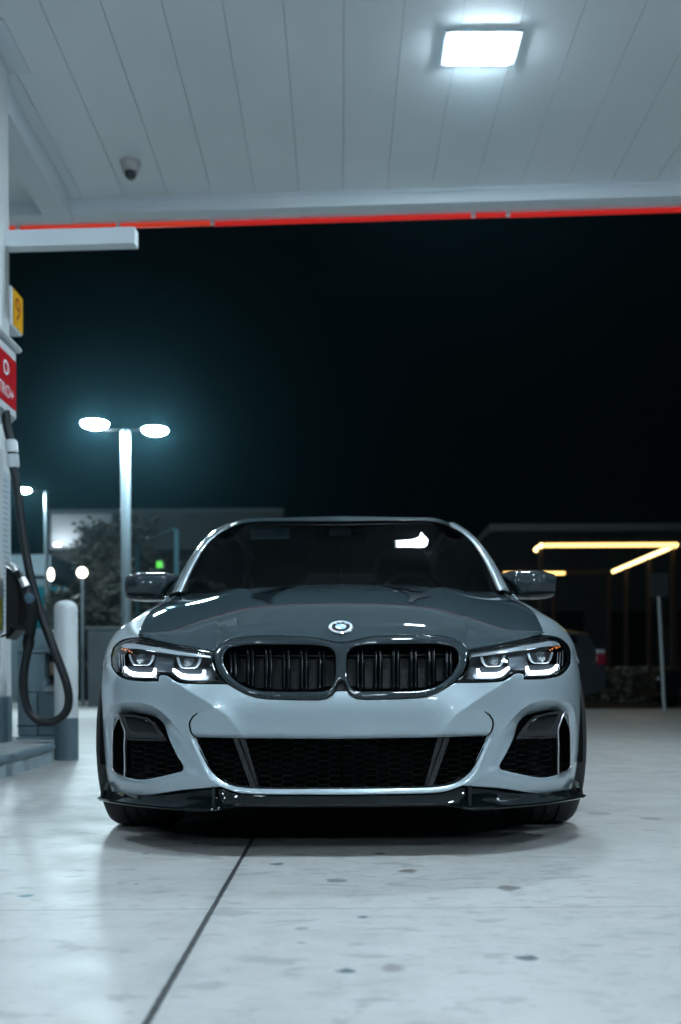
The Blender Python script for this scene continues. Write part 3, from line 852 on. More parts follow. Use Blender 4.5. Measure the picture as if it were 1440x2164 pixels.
def text(name, s, size, m, parent=None, loc=(0, 0, 0), rot=(0, 0, 0), ext=.0005, align='CENTER'):
    cu = bpy.data.curves.new(name, 'FONT'); cu.body = s; cu.size = size; cu.extrude = ext
    cu.align_x = align; cu.align_y = 'CENTER'; cu.materials.append(m)
    o = bpy.data.objects.new(name, cu); COL.objects.link(o); o.location = loc; o.rotation_euler = rot
    if parent: o.parent = parent
    bpy.context.view_layer.update()
    me = bpy.data.meshes.new_from_object(o.evaluated_get(bpy.context.evaluated_depsgraph_get()))
    me.name = name; q = bpy.data.objects.new(name+'_', me); COL.objects.link(q); q.location = loc; q.rotation_euler = rot
    if parent: q.parent = parent
    bpy.data.objects.remove(o); q.name = name
    return q
for ch, a in (('B', 130), ('M', 90), ('W', 50)):
    r = RB*.57; an = math.radians(a)
    text('letter', ch, .0125, white_en, badge, (r*math.cos(an), r*math.sin(an), .0055), (0, 0, an-math.pi/2))

# ---- headlights
lens_px = [(295.8,1353),(325,1359),(356,1365.6),(404.7,1374.4),(447,1382.4),(445.5,1392),(445.5,1403),(449,1417),(455,1428),(463,1438.6),
      (447,1440.6),(414,1440.4),(396,1439.6),(383,1437.5),(374.7,1433),(366,1427),(358,1423),(349,1421),(340,1421),(333,1424),(329.6,1434.6),(307.5,1434.6),(290,1433.8),(279.5,1432.3),(269,1429.8),
      (262.4,1427),(254,1421.4),(248,1415),(244,1408.5),(242,1402),(241.4,1394),(242.8,1384),(245.6,1375.8),(250.3,1368.7),(256,1363),(263,1358.5),(271,1355.4),(281,1353.6)]
kLN = SZ(lens_px)
for sd_ in (-1, 1):
    hl = piece('headlight', kHL, gloss_black, car, [kLN], step=.005, edge=.003, rnd=.0015, depth=.03, cen_open=False, only=sd_, dfun=lambda p: np.full(len(p), .002))
    piece('lens', kLN, lens_m, hl, step=.012, edge=.006, rnd=.003, depth=0, cen_open=False, only=sd_, rim=False)
    # housing: a shallow dark tray with walls
    mb = MB(); n = len(lens_px)
    f_ = [onF(a, b, .008, sd_) for a, b in HL]; bk = [onF(a, b, .075, sd_) for a, b in HL]; c = onF(345, 1398, .085, sd_)
    mb.add(f_+bk+[c], [((i, (i+1) % n, n+(i+1) % n, n+i)) for i in range(n)]+[((2*n, n+i, n+(i+1) % n)) for i in range(n)])
    mb.build('lamp_tray', housing_d, hl, True, 40)
    def plate(pts, off, th, name, m, tilt=0):
        return piece(name, SZ(pts, off), m, hl, off=off, ydir=True, depth=th, cen_open=False, only=sd_, rnd=.0012, step=.008, edge=.005, dfun=(lambda p: tilt*(.55-p[:, 1])) if tilt else None)
    # upper blade
    plate([(256,1366),(262,1360.5),(272,1358.5),(284,1359.6),(325,1366.8),(356,1372.2),(404,1380.6),(446,1387.4),(446,1390.8),(404,1386.6),(356,1380.8),(325,1375.4),(284,1370.4),(262,1370.4)], .014, .008, 'upper_blade', clearpl)
    mb = MB(); mb.tube([onF(a, b, .011, sd_) for a, b in curve([(258,1369.5),(284,1371),(325,1376),(356,1381.4),(404,1387.2),(446,1391)], 24)], .0016, 8)
    mb.build('blade_edge', chrome, hl, True)
    mb = MB(); mb.tube([onF(a, b, .011, sd_) for a, b in curve([(264,1360),(284,1358.8),(325,1365),(356,1370.4),(404,1378.8),(446,1386)], 24)], .0012, 8)
    mb.build('blade_edge', chrome, hl, True)
    # stepped bezel floor behind the light guides
    plate([(262,1408),(330,1409),(332,1432),(280,1431.5),(268,1428),(258,1420)], .040, .02, 'bezel', housing_m, tilt=-.5)
    plate([(362,1410),(446,1412),(456,1438),(400,1438.5),(382,1435.5),(362,1422)], .034, .02, 'bezel', housing_m, tilt=-.5)
    plate([(329,1388),(366,1391),(368,1417),(356,1420),(332,1419),(326,1408)], .046, .02, 'bezel', housing_m)
    # projectors with U-shaped frames
    for (cx, cy, hw) in ((300, 1393.5, 21), (400, 1399.5, 20)):
        mb = MB(); o = .044
        pts = [(cx-hw, cy-11), (cx+hw, cy-9.5), (cx+hw-3, cy+5), (cx+hw-8, cy+11), (cx-hw+8, cy+11), (cx-hw+3, cy+5)]
        mb.poly([onF(a, b, o, sd_) for a, b in pts], (0, .02, 0))
        pj = mb.build('projector', housing_d, hl)
        mb = MB(); c = onF(cx, cy-.5, .040, sd_)
        mb.lathe([(.0, -.011), (.007, -.0095), (.012, -.006), (.0155, 0), (.0175, .001), (.0185, .004)], 28, 'y', c)
        mb.build('projector_lens', glass_ball, pj, True)
        mb = MB()
        fr_ = [(cx-hw-4, cy-9), (cx-hw, cy+3), (cx-hw+5, cy+10.5), (cx-hw+9, cy+12), (cx+hw-9, cy+12), (cx+hw-4, cy+9.5), (cx+hw+1, cy+2), (cx+hw+4, cy-8)]
        mb.tube([onF(a, b, .030, sd_) for a, b in fr_], [.0046, .0046, .003, .0016, .0016, .003, .0046, .0046], 8)
        mb.build('projector_frame', clearpl, pj, True)
    # U-shaped daytime lights
    for pts in ([(264.5,1411),(269,1417),(275,1421.5),(282,1424),(300,1425.6),(318,1426.3),(325,1425),(327.6,1419),(328.2,1413.5)],
                [(367,1415.5),(374,1421),(381,1426),(388,1428.4),(405,1429.6),(422,1430),(429,1428.6),(431.5,1422.5),(432,1417.5)]):
        mb = MB(); mb.tube([onF(a, b, .024, sd_) for a, b in curve(pts, 30)], [.0044+.0021*min(1, i/5, (29-i)/5) for i in range(30)], 10)
        mb.build('daytime_light', drl_m, hl, True)
    # amber reflector facets and outer ribs
    mb = MB()
    for a, b, r in ((259,1371,.0045),(265,1373.5,.005),(270,1371.5,.003),(274,1376,.0035),(279,1378.5,.003),(262,1367.5,.003)):
        c = onF(a, b, .026, sd_)
        mb.lathe([(0, -r), (r*.8, -r*.6), (r, 0), (r*.8, r*.6)], 6, 'y', c)
    mb.build('amber_reflector', amber, hl)
    for x_, y1_, y2_ in ((257.5,1383,1421),(262.5,1384,1423),(252,1380,1412)):
        mb = MB(); mb.tube([onF(x_+(y-1384)*.06, y, .030, sd_) for y in np.linspace(y1_, y2_, 8)], .0016, 6)
        mb.build('side_rib', clearpl, hl, True)

# ---- fenders: shoulder running from the lamp and hood edge back to the door, down to the wheel arch
fb = [onF(a, b, 0, 1) for a, b in ((295.2,1345.6),(279,1346.8),(262,1350.5),(249,1358),(238,1370))]
s_e, z_e = sz(234.4, 1384)
xe, ye = base(s_e, z_e)
front = [tuple(p) for p in fb]+[(float(xe), float(ye), float(z_e))]
ST = [front,
      [(.709,.60,.754),(.760,.60,.750),(.800,.60,.728),(.829,.60,.695),(.848,.60,.655),(.861,.60,.605)],
      [(.737,.80,.797),(.775,.80,.790),(.808,.80,.764),(.843,.80,.727),(.874,.80,.675),(.893,.80,.605)],
      [(.762,1.05,.841),(.782,1.05,.836),(.800,1.05,.817),(.836,1.05,.780),(.877,1.05,.71),(.905,1.05,.605)],
      [(.768,1.30,.886),(.783,1.30,.880),(.803,1.30,.862),(.838,1.30,.820),(.882,1.30,.73),(.910,1.30,.605)],
      [(.754,1.62,.945),(.786,1.62,.938),(.812,1.62,.915),(.845,1.62,.862),(.885,1.62,.75),(.912,1.62,.605)]]
FG = loft(ST, 70, 44, rt=[0, .2, .42, .68, .94, 1.25])
BODY = [(.16,.862),(.20,.872),(.28,.884),(.40,.899),(.52,.908),(.605,.912)]
def wheel_gap(y, cy, r=AR, cz=AZ):
    d = abs(y-cy); return cz+math.sqrt(max(r*r-d*d, 0)) if d < r else None
def side_x(y, z):
    """lower side skin: follows the front surface ahead of the arch, the body section behind"""
    b = float(np.interp(z, [k[0] for k in BODY], [k[1] for k in BODY]))
    e = float(FG[np.argmin(np.abs(FG[:, -1, 1]-y)), -1, 0]) if y < 1.62 else .912
    return b-(.912-e)*(1 if y < 1.62 else 0)
ys = np.array(sorted(set([round(v, 4) for v in list(np.linspace(AY-AR+.04, AY+AR-.002, 40))+[AY+AR+.0005]+list(np.linspace(AY+AR+.004, 1.62, 12))])))
fen = MB()
rows = []
for y in ys:
    g = wheel_gap(y, AY); zb = g if g else .165
    k = np.argmin(np.abs(FG[:, -1, 1]-y)); zt = float(np.interp(y, FG[:, -1, 1], FG[:, -1, 2]))
    zb = min(zb, zt-.002)
    rows.append([(side_x(y, zb+(zt-zb)*t) if t < 1 else float(np.interp(y, FG[:, -1, 1], FG[:, -1, 0])), y, zb+(zt-zb)*t) for t in np.linspace(0, 1, 14)])
LG = np.array(rows)
for sd_ in (1, -1):
    mb = MB(); S = np.array([sd_, 1, 1])
    # upper skin carries on down into the lip; arch edge gets a returned flange
    lowcut = FG*S
    mb.add(lowcut.reshape(-1, 3), grid_faces(70, 44, sd_ < 0))
    mb.add((LG*S).reshape(-1, 3), grid_faces(*LG.shape[:2], sd_ > 0))
    lip = []
    for r in LG: lip.append([r[0]*S, (r[0]-np.array([.03, 0, 0]))*S])
    lip = np.array(lip); mb.add(lip.reshape(-1, 3), grid_faces(len(lip), 2, sd_ > 0))
    fo = mb.build('fender', paint, car, True, 50); solid(fo, .002)
    for p in fo.data.polygons: p.use_smooth = True
    # amber side marker on the arch edge
# ---- sides behind the fender: doors and quarter panel
def belt(y): return float(np.interp(y, [1.62, 2.4, 3.2, 3.9, 4.3, 4.66], [.945, .965, .985, .99, .975, .93]))
def taper(y): return float(np.interp(y, [1.62, 3.3, 3.9, 4.3, 4.55, 4.68], [0, 0, .012, .05, .11, .22]))
SEC = [(0, .862), (.1, .884), (.30, .903), (.50, .912), (.62, .909), (.74, .893), (.86, .868), (.95, .835), (1, .805)]
RY = 3.65
def side_grid(y0_, y1_, n):
    ysr = list(np.linspace(y0_, y1_, n))
    for e in (RY-AR, RY+AR):
        if y0_ < e < y1_: ysr += [e-.001, e+.001]+[e+d*(1 if e < RY else -1) for d in (.004, .012, .03)]
    rows = []
    for y in sorted(ysr):
        zt = belt(y); zb = wheel_gap(y, RY) or (.165 if y < 4.3 else .165+(y-4.3)*.35)
        r = []
        for t in np.linspace(0, 1, 26):
            z = zb+(zt-zb)*t; tt = (z-.16)/(zt-.16)
            r.append((float(spline([k[0] for k in SEC], [[k[1]] for k in SEC], [tt])[0, 0])-taper(y), y, z))
        rows.append(r)
    return np.array(rows)
for nm, a, b, n in (('front_door', 1.627, 2.70, 14), ('rear_door', 2.706, 3.42, 20), ('quarter_panel', 3.425, 4.68, 50)):
    Gd = side_grid(a, b, n)
    for sd_ in (1, -1):
        mb = MB(); mb.add((Gd*np.array([sd_, 1, 1])).reshape(-1, 3), grid_faces(*Gd.shape[:2], sd_ > 0))
        o = mb.build(nm, paint, car, True, 50); solid(o, .004)
        if 'door' in nm:
            X = sd_*.905; yh = b-.22
            MB().box(min(X-.005*sd_, X+.028*sd_), max(X-.005*sd_, X+.028*sd_), yh-.10, yh+.10, .80, .825, bev=.006).build('door_handle', paint, o)
# side skirt
for sd_ in (1, -1):
    MB().box(min(sd_*.84, sd_*.90), max(sd_*.84, sd_*.90), AY+AR+.01, RY-AR-.01, .12, .168, bev=.008).build('side_skirt', gloss_black, car)

# ---- windshield, roof, pillars, side glass, rear
yb_ = [(0, 1.27), (.22, 1.285), (.42, 1.345), (.60, 1.44), (.722, 1.555)]; yt_ = [(0, 1.996), (.20, 2.005), (.36, 2.032), (.50, 2.125), (.592, 2.30)]
zb_ = [(0, .930), (.42, .934), (.60, .940), (.722, .950)]; zt_ = [(0, 1.345), (.36, 1.353), (.592, 1.363)]
nW, mW = 44, 40
tW = np.linspace(0, 1, nW); aW = np.linspace(0, 1, mW)
tf = np.linspace(0, 1, 200); th_ = np.radians(24.3+18.5*tf**1.6); zc_ = np.r_[0, np.cumsum(np.tan(th_[1:]))]; zc_ /= zc_[-1]
fc = np.interp(tW, tf, zc_)
fe = spline([0, .255, .517, .772, 1], [[0], [.323], [.652], [.881], [1]], tW)[:, 0]
xe = spline([0, .255, .517, .772, 1], [[.722], [.703], [.667], [.622], [.592]], tW)[:, 0]
def lk(tab, a): return spline([k[0]/tab[-1][0] for k in tab], [[k[1]] for k in tab], a)[:, 0]
YB, YT, ZB, ZT = lk(yb_, aW), lk(yt_, aW), lk(zb_, aW), lk(zt_, aW)
W = np.zeros((nW, mW, 3)); k4 = aW**5
W[..., 0] = aW[None]*xe[:, None]; W[..., 1] = YB[None]+(YT-YB)[None]*tW[:, None]
W[..., 2] = ZB[None]+(ZT-ZB)[None]*(fc[:, None]*(1-k4)[None]+fe[:, None]*k4[None])
Wf = np.concatenate([W[:, ::-1]*np.array([-1, 1, 1]), W[:, 1:]], 1)
mb = MB(); add_grid(mb, Wf); ws = mb.build('windshield', shield_m, car, True, 80)
for p in ws.data.polygons: p.use_smooth = True
# black ceramic border on the inside of the glass
edge = np.concatenate([Wf[0], Wf[1:, -1], Wf[-1, ::-1][1:], Wf[1:-1, 0][::-1]])
cenp = np.array([0, 1.68, 1.17])
Bd = []
for p in edge:
    inn = p+(np.array([0, p[1], p[2]])*0+(cenp-p)/np.linalg.norm(cenp-p)*np.array([.030, .05, .028]))
    Bd.append([p+np.array([0, .006, -.008]), inn+np.array([0, .006, -.008])])
Bd = np.array(Bd+[Bd[0]]); mb = MB(); add_grid(mb, Bd); o = mb.build('glass_border', satin_black, ws)
# rubber strip across the header
mb = MB(); mb.tube([tuple(p+np.array([0, .004, .002])) for p in Wf[-1]], .0045, 6); mb.build('header_seal', void_black, ws, True)
RF = [[(0,2.002,1.350),(.20,2.011,1.350),(.36,2.040,1.358),(.50,2.133,1.364),(.590,2.306,1.369)],
      [(0,2.11,1.390),(.20,2.12,1.389),(.36,2.16,1.393),(.50,2.23,1.400),(.592,2.38,1.398)],
      [(0,2.32,1.424),(.20,2.33,1.422),(.36,2.36,1.424),(.50,2.42,1.424),(.592,2.50,1.419)],
      [(0,2.90,1.445),(.20,2.90,1.443),(.36,2.90,1.442),(.50,2.90,1.439),(.590,2.90,1.432)],
      [(0,3.30,1.424),(.20,3.30,1.422),(.36,3.30,1.420),(.50,3.30,1.414),(.575,3.30,1.405)],
      [(0,3.62,1.375),(.20,3.62,1.373),(.34,3.60,1.368),(.46,3.57,1.360),(.545,3.53,1.352)]]
R_ = loft(RF, 60, 30, rt=[0, .10, .26, .80, 1.2, 1.5])
Rf = np.concatenate([R_[:, ::-1]*np.array([-1, 1, 1]), R_[:, 1:]], 1)
mb = MB(); add_grid(mb, Rf); roof = mb.build('roof', roof_m, car, True, 80); solid(roof, .02)
for p in roof.data.polygons: p.use_smooth = True
RG = [[(0,3.63,1.372),(.20,3.63,1.370),(.34,3.61,1.365),(.46,3.58,1.357),(.545,3.54,1.349)],
      [(0,3.90,1.27),(.22,3.89,1.269),(.38,3.87,1.264),(.50,3.83,1.255),(.60,3.78,1.245)],
      [(0,4.20,1.10),(.25,4.19,1.10),(.42,4.17,1.098),(.56,4.13,1.09),(.67,4.08,1.08)]]
G2 = loft(RG, 20, 20); Gf = np.concatenate([G2[:, ::-1]*np.array([-1, 1, 1]), G2[:, 1:]], 1)
mb = MB(); add_grid(mb, Gf); mb.build('rear_window', side_m, car, True, 80)
TL = [[(0,4.20,1.096),(.3,4.19,1.093),(.52,4.15,1.085),(.67,4.10,1.070),(.80,4.05,.985)],
      [(0,4.45,1.085),(.3,4.44,1.080),(.52,4.42,1.065),(.66,4.38,1.04),(.77,4.35,.972)],
      [(0,4.62,1.075),(.3,4.61,1.07),(.50,4.58,1.05),(.60,4.54,1.02),(.66,4.60,.95)]]
G3 = loft(TL, 16, 20); Gf = np.concatenate([G3[:, ::-1]*np.array([-1, 1, 1]), G3[:, 1:]], 1)
mb = MB(); add_grid(mb, Gf); trunk = mb.build('trunk_lid', paint, car, True, 60); solid(trunk, .01)
RB_ = [[(0,4.62,1.07),(.3,4.61,1.065),(.48,4.58,1.045),(.585,4.56,1.0)],
       [(0,4.68,.80),(.35,4.67,.80),(.55,4.62,.80),(.64,4.60,.80)],
       [(0,4.72,.50),(.35,4.71,.50),(.58,4.66,.50),(.68,4.62,.50)],
       [(0,4.66,.20),(.35,4.65,.20),(.55,4.60,.20),(.66,4.56,.22)]]
G4 = loft(RB_, 24, 16); Gf = np.concatenate([G4[:, ::-1]*np.array([-1, 1, 1]), G4[:, 1:]], 1)
mb = MB(); add_grid(mb, Gf); mb.build('rear_bumper', paint, car, True, 60)
for sd_ in (1, -1):
    MB().box(min(sd_*.40, sd_*.66), max(sd_*.40, sd_*.66), 4.60, 4.68, .86, .95, bev=.015).build('tail_light', mat('tail lens', (.25, .01, .015), .15, coat=1), car)
# pillar and roof rail
inner = [(.728,1.560,.952),(.709,1.75,1.083),(.673,1.945,1.215),(.628,2.135,1.307),(.598,2.305,1.366),(.594,2.50,1.418),(.592,2.90,1.432),(.579,3.30,1.405),(.551,3.53,1.353),(.607,3.78,1.246),(.678,4.08,1.078)]
outer = [(.790,1.640,.944),(.777,1.82,1.052),(.752,2.00,1.165),(.708,2.21,1.291),(.670,2.38,1.366),(.642,2.54,1.408),(.634,2.90,1.420),(.628,3.30,1.393),(.640,3.62,1.300),(.735,4.02,1.085),(.80,4.25,.985)]
tk = [0, .23, .45, .68, .87, 1.08, 1.48, 1.88, 2.12, 2.44, 2.8]
rowsP = []
for a, b in zip(inner, outer):
    a = np.array(a); b = np.array(b); m_ = (a+b)/2+np.array([.010, -.004, .010])
    rowsP.append([a+np.array([0, .006, -.006]), a*.96+b*.04+np.array([.002, -.004, .004]), m_, b, b+np.array([-.012, .012, -.014])])
G5 = loft(rowsP, 120, 14, rt=tk, ct=[0, .15, .5, 1, 1.3])
for sd_ in (1, -1):
    S = np.array([sd_, 1, 1]); mb = MB(); mb.add((G5*S).reshape(-1, 3), grid_faces(120, 14, sd_ < 0))
    o = mb.build('roof_pillar', paint, car, True, 60); 
    for p in o.data.polygons: p.use_smooth = True
    # black gutter strip between the glass and the pillar
    mb = MB(); mb.tube([tuple((np.array(p)+np.array([-.004, -.001, .001]))*S) for p in curve(inner[:6], 50)], .0055, 6)
    mb.build('gutter_strip', seal, o, True)
    mb = MB(); mid_ = [tuple((np.array(a)*.62+np.array(b)*.38+np.array([.010, -.002, .010]))*S) for a, b in zip(inner[:9], outer[:9])]
    mb.tube([tuple(p) for p in curve(mid_, 70)], .0028, 6); mb.build('gutter_strip', seal, o, True)
    # side glass from the rail down to the beltline
    top_ = spline(tk, np.array(outer)-np.array([.012, -.012, .014]), np.linspace(.06, 2.45, 40))
    rows_ = []
    for p in top_:
        zb = belt(max(p[1], 1.62)); xb = .795-taper(p[1])
        q = np.array([xb, p[1], zb-.005])
        if q[2] > p[2]-.004: q = p-np.array([0, 0, .004])
        rows_.append([p, p*.5+q*.5+np.array([.012, 0, 0]), q])
    G6 = np.array(rows_); mb = MB(); mb.add((G6*S).reshape(-1, 3), grid_faces(40, 3, sd_ < 0))
    o = mb.build('side_window', side_m, car, True, 60)
    mb = MB(); mb.tube([(sd_*(.80-taper(y)), y, belt(y)+.001) for y in np.linspace(1.66, 4.2, 30)], .006, 6); mb.build('window_trim', gloss_black, o, True)

MB().box(-.66, .66, 3.85, 3.9, .30, 1.09).build('rear_bulkhead', interior_m, car)
# cowl between hood and glass
mb = MB(); rows = []
for x in np.linspace(-.72, .72, 40):
    a = abs(x); yr_ = float(np.interp(a, rr[:, 0], rr[:, 1])); 
    rows.append([(x, yr_-.02, .915), (x, yr_+.06, .905), (x, yr_+.10, .94)])
G7 = np.array(rows); mb.add(G7.reshape(-1, 3), grid_faces(40, 3)); mb.build('cowl', satin_black, car)
# ---- cabin
cab = MB().box(-.70, .70, 1.45, 4.3, .20, .60).build('cabin_floor', interior_m, car)
mb = MB()
rows = []
for x in np.linspace(-.70, .70, 24):
    k = 1-(abs(x)/.7)**4
    rows.append([(x, 1.40, .86+.02*k), (x, 1.70, .90+.03*k), (x, 1.95, .915+.03*k), (x, 2.02, .88), (x, 2.05, .60)])
mb.add(np.array(rows).reshape(-1, 3), grid_faces(24, 5)); mb.build('dashboard', interior_m, car, True)
mb = MB(); pth = [(.37+.18*math.cos(a), 2.16-.05*math.sin(a), .93+.17*math.sin(a)) for a in np.linspace(0, 2*math.pi, 33)[:-1]]
mb.tube(pth, .015, 8, closed=True); mb.box(.26, .48, 2.13, 2.18, .89, .95, bev=.01); mb.build('steering_wheel', interior_m, car, True)
for y_, xs in ((2.75, (-.36, .36)), (3.55, (-.42, .42))):
    for x_ in xs:
        mb = MB()
        G = loft([[(x_-.24, y_-.08, .50), (x_, y_-.12, .50), (x_+.24, y_-.08, .50)], [(x_-.25, y_-.02, .80), (x_, y_-.05, .80), (x_+.25, y_-.02, .80)], [(x_-.21, y_+.10, 1.02), (x_, y_+.08, 1.05), (x_+.21, y_+.10, 1.02)]], 12, 12)
        add_grid(mb, G); o = mb.build('seat', seat_m, car, True, 60); solid(o, .09, 1)
        hz = 1.10 if y_ < 3 else 1.06
        G = loft([[(x_-.12, y_+.07, hz), (x_, y_+.04, hz-.01), (x_+.12, y_+.07, hz)], [(x_-.14, y_+.09, hz+.09), (x_, y_+.05, hz+.10), (x_+.14, y_+.09, hz+.09)], [(x_-.10, y_+.12, hz+.17), (x_, y_+.10, hz+.19), (x_+.10, y_+.12, hz+.17)]], 10, 10)
        mb = MB(); add_grid(mb, G); q = mb.build('headrest', seat_m, o, True, 60); solid(q, .07, 1)
# rear-view mirror and sensor cover behind the glass
mb = MB().box(-.12, .12, 2.02, 2.05, 1.245, 1.30, bev=.012); rm = mb.build('cabin_mirror', interior_m, car)
mb = MB(); mb.poly([Vector(p) for p in ((-.055, 1.985, 1.300), (.055, 1.985, 1.300), (.030, 2.05, 1.335), (-.030, 2.05, 1.335))], (0, .03, -.02))
mb.build('sensor_cover', mat('grey sensor cover', (.9, .92, .94), .4, metal=.3), rm)

# ---- door mirrors
for sd_ in (-1, 1):
    mb = MB(); rings = []
    # sections from the inner tip (x small) to the outer end, each a rounded box
    spec = [(.760, 1.83, 1.058, 1.036, .012), (.790, 1.80, 1.062, 1.030, .03), (.815, 1.775, 1.064, 1.00, .065), (.845, 1.77, 1.065, .950, .085), (.90, 1.765, 1.066, .942, .095),
            (.96, 1.77, 1.064, .945, .095), (1.005, 1.78, 1.055, .953, .085), (1.028, 1.79, 1.040, .972, .06), (1.036, 1.80, 1.020, .992, .03)]
    for x, y, zt, zb, dp in spec:
        zc_, hz = (zt+zb)/2, (zt-zb)/2; ring = []
        for k in range(20):
            a = 2*math.pi*k/20; c_, s_ = math.cos(a), math.sin(a)
            e = .62
            ring.append((sd_*x, y-dp*math.copysign(abs(c_)**e, c_)*(1 if c_ > 0 else .25), zc_+hz*math.copysign(abs(s_)**e, s_)))
        rings.append(ring+[ring[0]])
    G = loft(rings, 34, 21, rt=[s_[0] for s_ in spec])
    mb.add(G.reshape(-1, 3), grid_faces(34, 21, sd_ < 0)); mb.add(G[0, :-1], [tuple(range(20))]); mb.add(G[-1, :-1], [tuple(range(20))])
    mr = mb.build('door_mirror', carbon_d, car, True, 70)
    mb = MB(); rings = []
    for x, y, zt, zb, dp in [(.80, 1.785, .955, .945, .03), (.86, 1.77, .958, .932, .085), (.95, 1.77, .962, .930, .09), (1.01, 1.785, .968, .940, .075), (1.03, 1.795, .975, .955, .04)]:
        zc_, hz = (zt+zb)/2, (zt-zb)/2
        rings.append([(sd_*x, y-dp*math.copysign(abs(math.cos(a))**.6, math.cos(a))*(1 if math.cos(a) > 0 else .3), zc_+hz*math.sin(a)) for a in np.linspace(0, 2*math.pi, 17)])
    G = loft(rings, 20, 17); mb.add(G.reshape(-1, 3), grid_faces(20, 17, sd_ < 0)); mb.build('mirror_base', gloss_black, mr, True, 70)
    mb = MB(); mb.tube([(sd_*.765, 1.83, .93), (sd_*.80, 1.82, .945), (sd_*.86, 1.80, .955)], [.03, .024, .022], 10); mb.build('mirror_stalk', gloss_black, mr, True)
    MB().box(min(sd_*.845, sd_*1.02), max(sd_*.845, sd_*1.02), 1.795, 1.80, .952, 1.052).build('mirror_glass', chrome, mr)

# ---- wheels
for wy in (AY, RY):
    for sd_ in (-1, 1):
        wo = empty('wheel', (sd_*.735, wy, .328)); wo.parent = car
        prof = [(.245, -.118), (.262, -.124), (.30, -.127), (.315, -.120), (.3245, -.105), (.3275, -.09), (.328, -.06)]
        for gx in (-.045, 0, .045):
            prof += [(.328, gx-.005), (.320, gx-.004), (.320, gx+.004), (.328, gx+.005)]
        prof += [(.328, .06), (.3275, .09), (.3245, .105), (.315, .120), (.30, .127), (.262, .124), (.245, .118)]
        MB().lathe(prof, 72, 'x').build('tire', rubber, wo, True, 50)
        mb = MB(); mb.lathe([(.245, -.118), (.235, -.115), (.228, -.09), (.225, 0), (.228, .09), (.235, .115), (.250, .120), (.245, .126)], 64, 'x')
        rimo = mb.build('rim', rim_m, wo, True, 40)
        mb = MB(); mb.lathe([(0, .085), (.06, .085), (.072, .075), (.072, .04)], 24, 'x')
        for k in range(5):
            for dd in (-.13, .13):
                a = 2*math.pi*k/5+dd; a2 = 2*math.pi*k/5+dd*1.7
                p1 = Vector((.078, .06*math.cos(a), .06*math.sin(a))); p2 = Vector((.108, .236*math.cos(a2), .236*math.sin(a2)))
                mb.tube([p1, (p1+p2)/2+Vector((-.008, 0, 0)), p2], [.017, .013, .012], 6)
        sp = mb.build('spokes', rim_m, rimo, True, 40)
        MB().lathe([(0, -.01), (.175, -.01), (.175, .015), (0, .015)], 40, 'x').build('brake_disc', satin_metal, wo, True, 30)
        if sd_ < 0: wo.rotation_euler = (0, 0, math.pi)
# underbody and wheel housings keep light from leaking through
mb = MB(); mb.box(-.55, .55, .34, 4.4, .15, .42); mb.box(-.80, .80, 1.25, 3.2, .14, .30)
mb.box(-.55, .55, .36, 1.4, .42, .60)
mb.build('underbody', void_black, car)
for wy in (AY, RY):
    for sd_ in (-1, 1):
        mb = MB(); n = 30; rr_ = AR+.012
        vs = []
        for i in range(n+1):
            a = math.pi*1.12*i/n-math.pi*.06
            for x in (.59, .83): vs.append((sd_*x, wy+rr_*math.cos(a), AZ+rr_*math.sin(a)))
        mb.add(vs, [(2*i, 2*i+1, 2*i+3, 2*i+2) for i in range(n)])
        mb.box(min(sd_*.575, sd_*.59), max(sd_*.575, sd_*.59), wy-rr_, wy+rr_, .15, AZ+rr_)
        mb.build('wheel_liner', void_black, car)

# ================================================================== THE PLACE
# ---- ground, concrete slab with joints, stains and gum spots
asph = varied('asphalt', (.045, .048, .05), .75, 1.2, .3, .4, 160)
mb = MB(); mb.add([(-160, -60, -.004), (160, -60, -.004), (160, 260, -.004), (-160, 260, -.004)], [(0, 1, 2, 3)])
tag(mb.build('ground', asph), kind='structure')
conc = mat('stained concrete', (.5, .5, .5), .42, spec=.45)
v = coords(conc)
n1 = noise(conc, v, .9, 6, .62); n2 = noise(conc, v, 4.5, 6, .65); n3 = noise(conc, v, 26, 4, .6); n4 = noise(conc, v, 1.9, 7, .7)
c = mixc(conc, ramp(conc, n1, [(.3, 0.), (.72, 1.)]), (.355, .35, .34), (.435, .425, .415))
c = mixc(conc, ramp(conc, n2, [(.44, 0.), (.70, .42)]), c, (.25, .25, .245))
c = mixc(conc, ramp(conc, n4, [(.53, 0.), (.60, .50), (.70, .68)]), c, (.30, .285, .27))
mpn = N(conc, 'ShaderNodeMapping'); mpn.inputs['Location'].default_value = (3.1, 1.7, 0); mpn.inputs['Scale'].default_value = (.8, 1.5, 1); L(conc, v, mpn.inputs['Vector'])
n5 = noise(conc, mpn.outputs[0], 8.5, 4, .5)
c = mixc(conc, ramp(conc, n5, [(.60, 0.), (.66, .6)]), c, (.20, .20, .205))
n6 = noise(conc, mpn.outputs[0], 38, 2, .5)
c = mixc(conc, ramp(conc, n6, [(.66, 0.), (.72, .55)]), c, (.16, .17, .18))
n7 = noise(conc, mpn.outputs[0], 17, 5, .6); n8 = noise(conc, v, .55, 3, .5)
c = mixc(conc, math_(conc, 'MULTIPLY', ramp(conc, n7, [(.54, 0.), (.62, .70)]), ramp(conc, n8, [(.42, 0.), (.58, 1.)])), c, (.23, .225, .215))
c = mixc(conc, math_(conc, 'MULTIPLY', n3, .22), c, (.55, .55, .54))
sep = N(conc, 'ShaderNodeSeparateXYZ'); L(conc, v, sep.inputs[0])
jag = math_(conc, 'MULTIPLY', math_(conc, 'SUBTRACT', noise(conc, v, 40, 3), .5), .006)
jag2 = math_(conc, 'MULTIPLY', math_(conc, 'SUBTRACT', noise(conc, v, 1.1, 2), .5), .02)
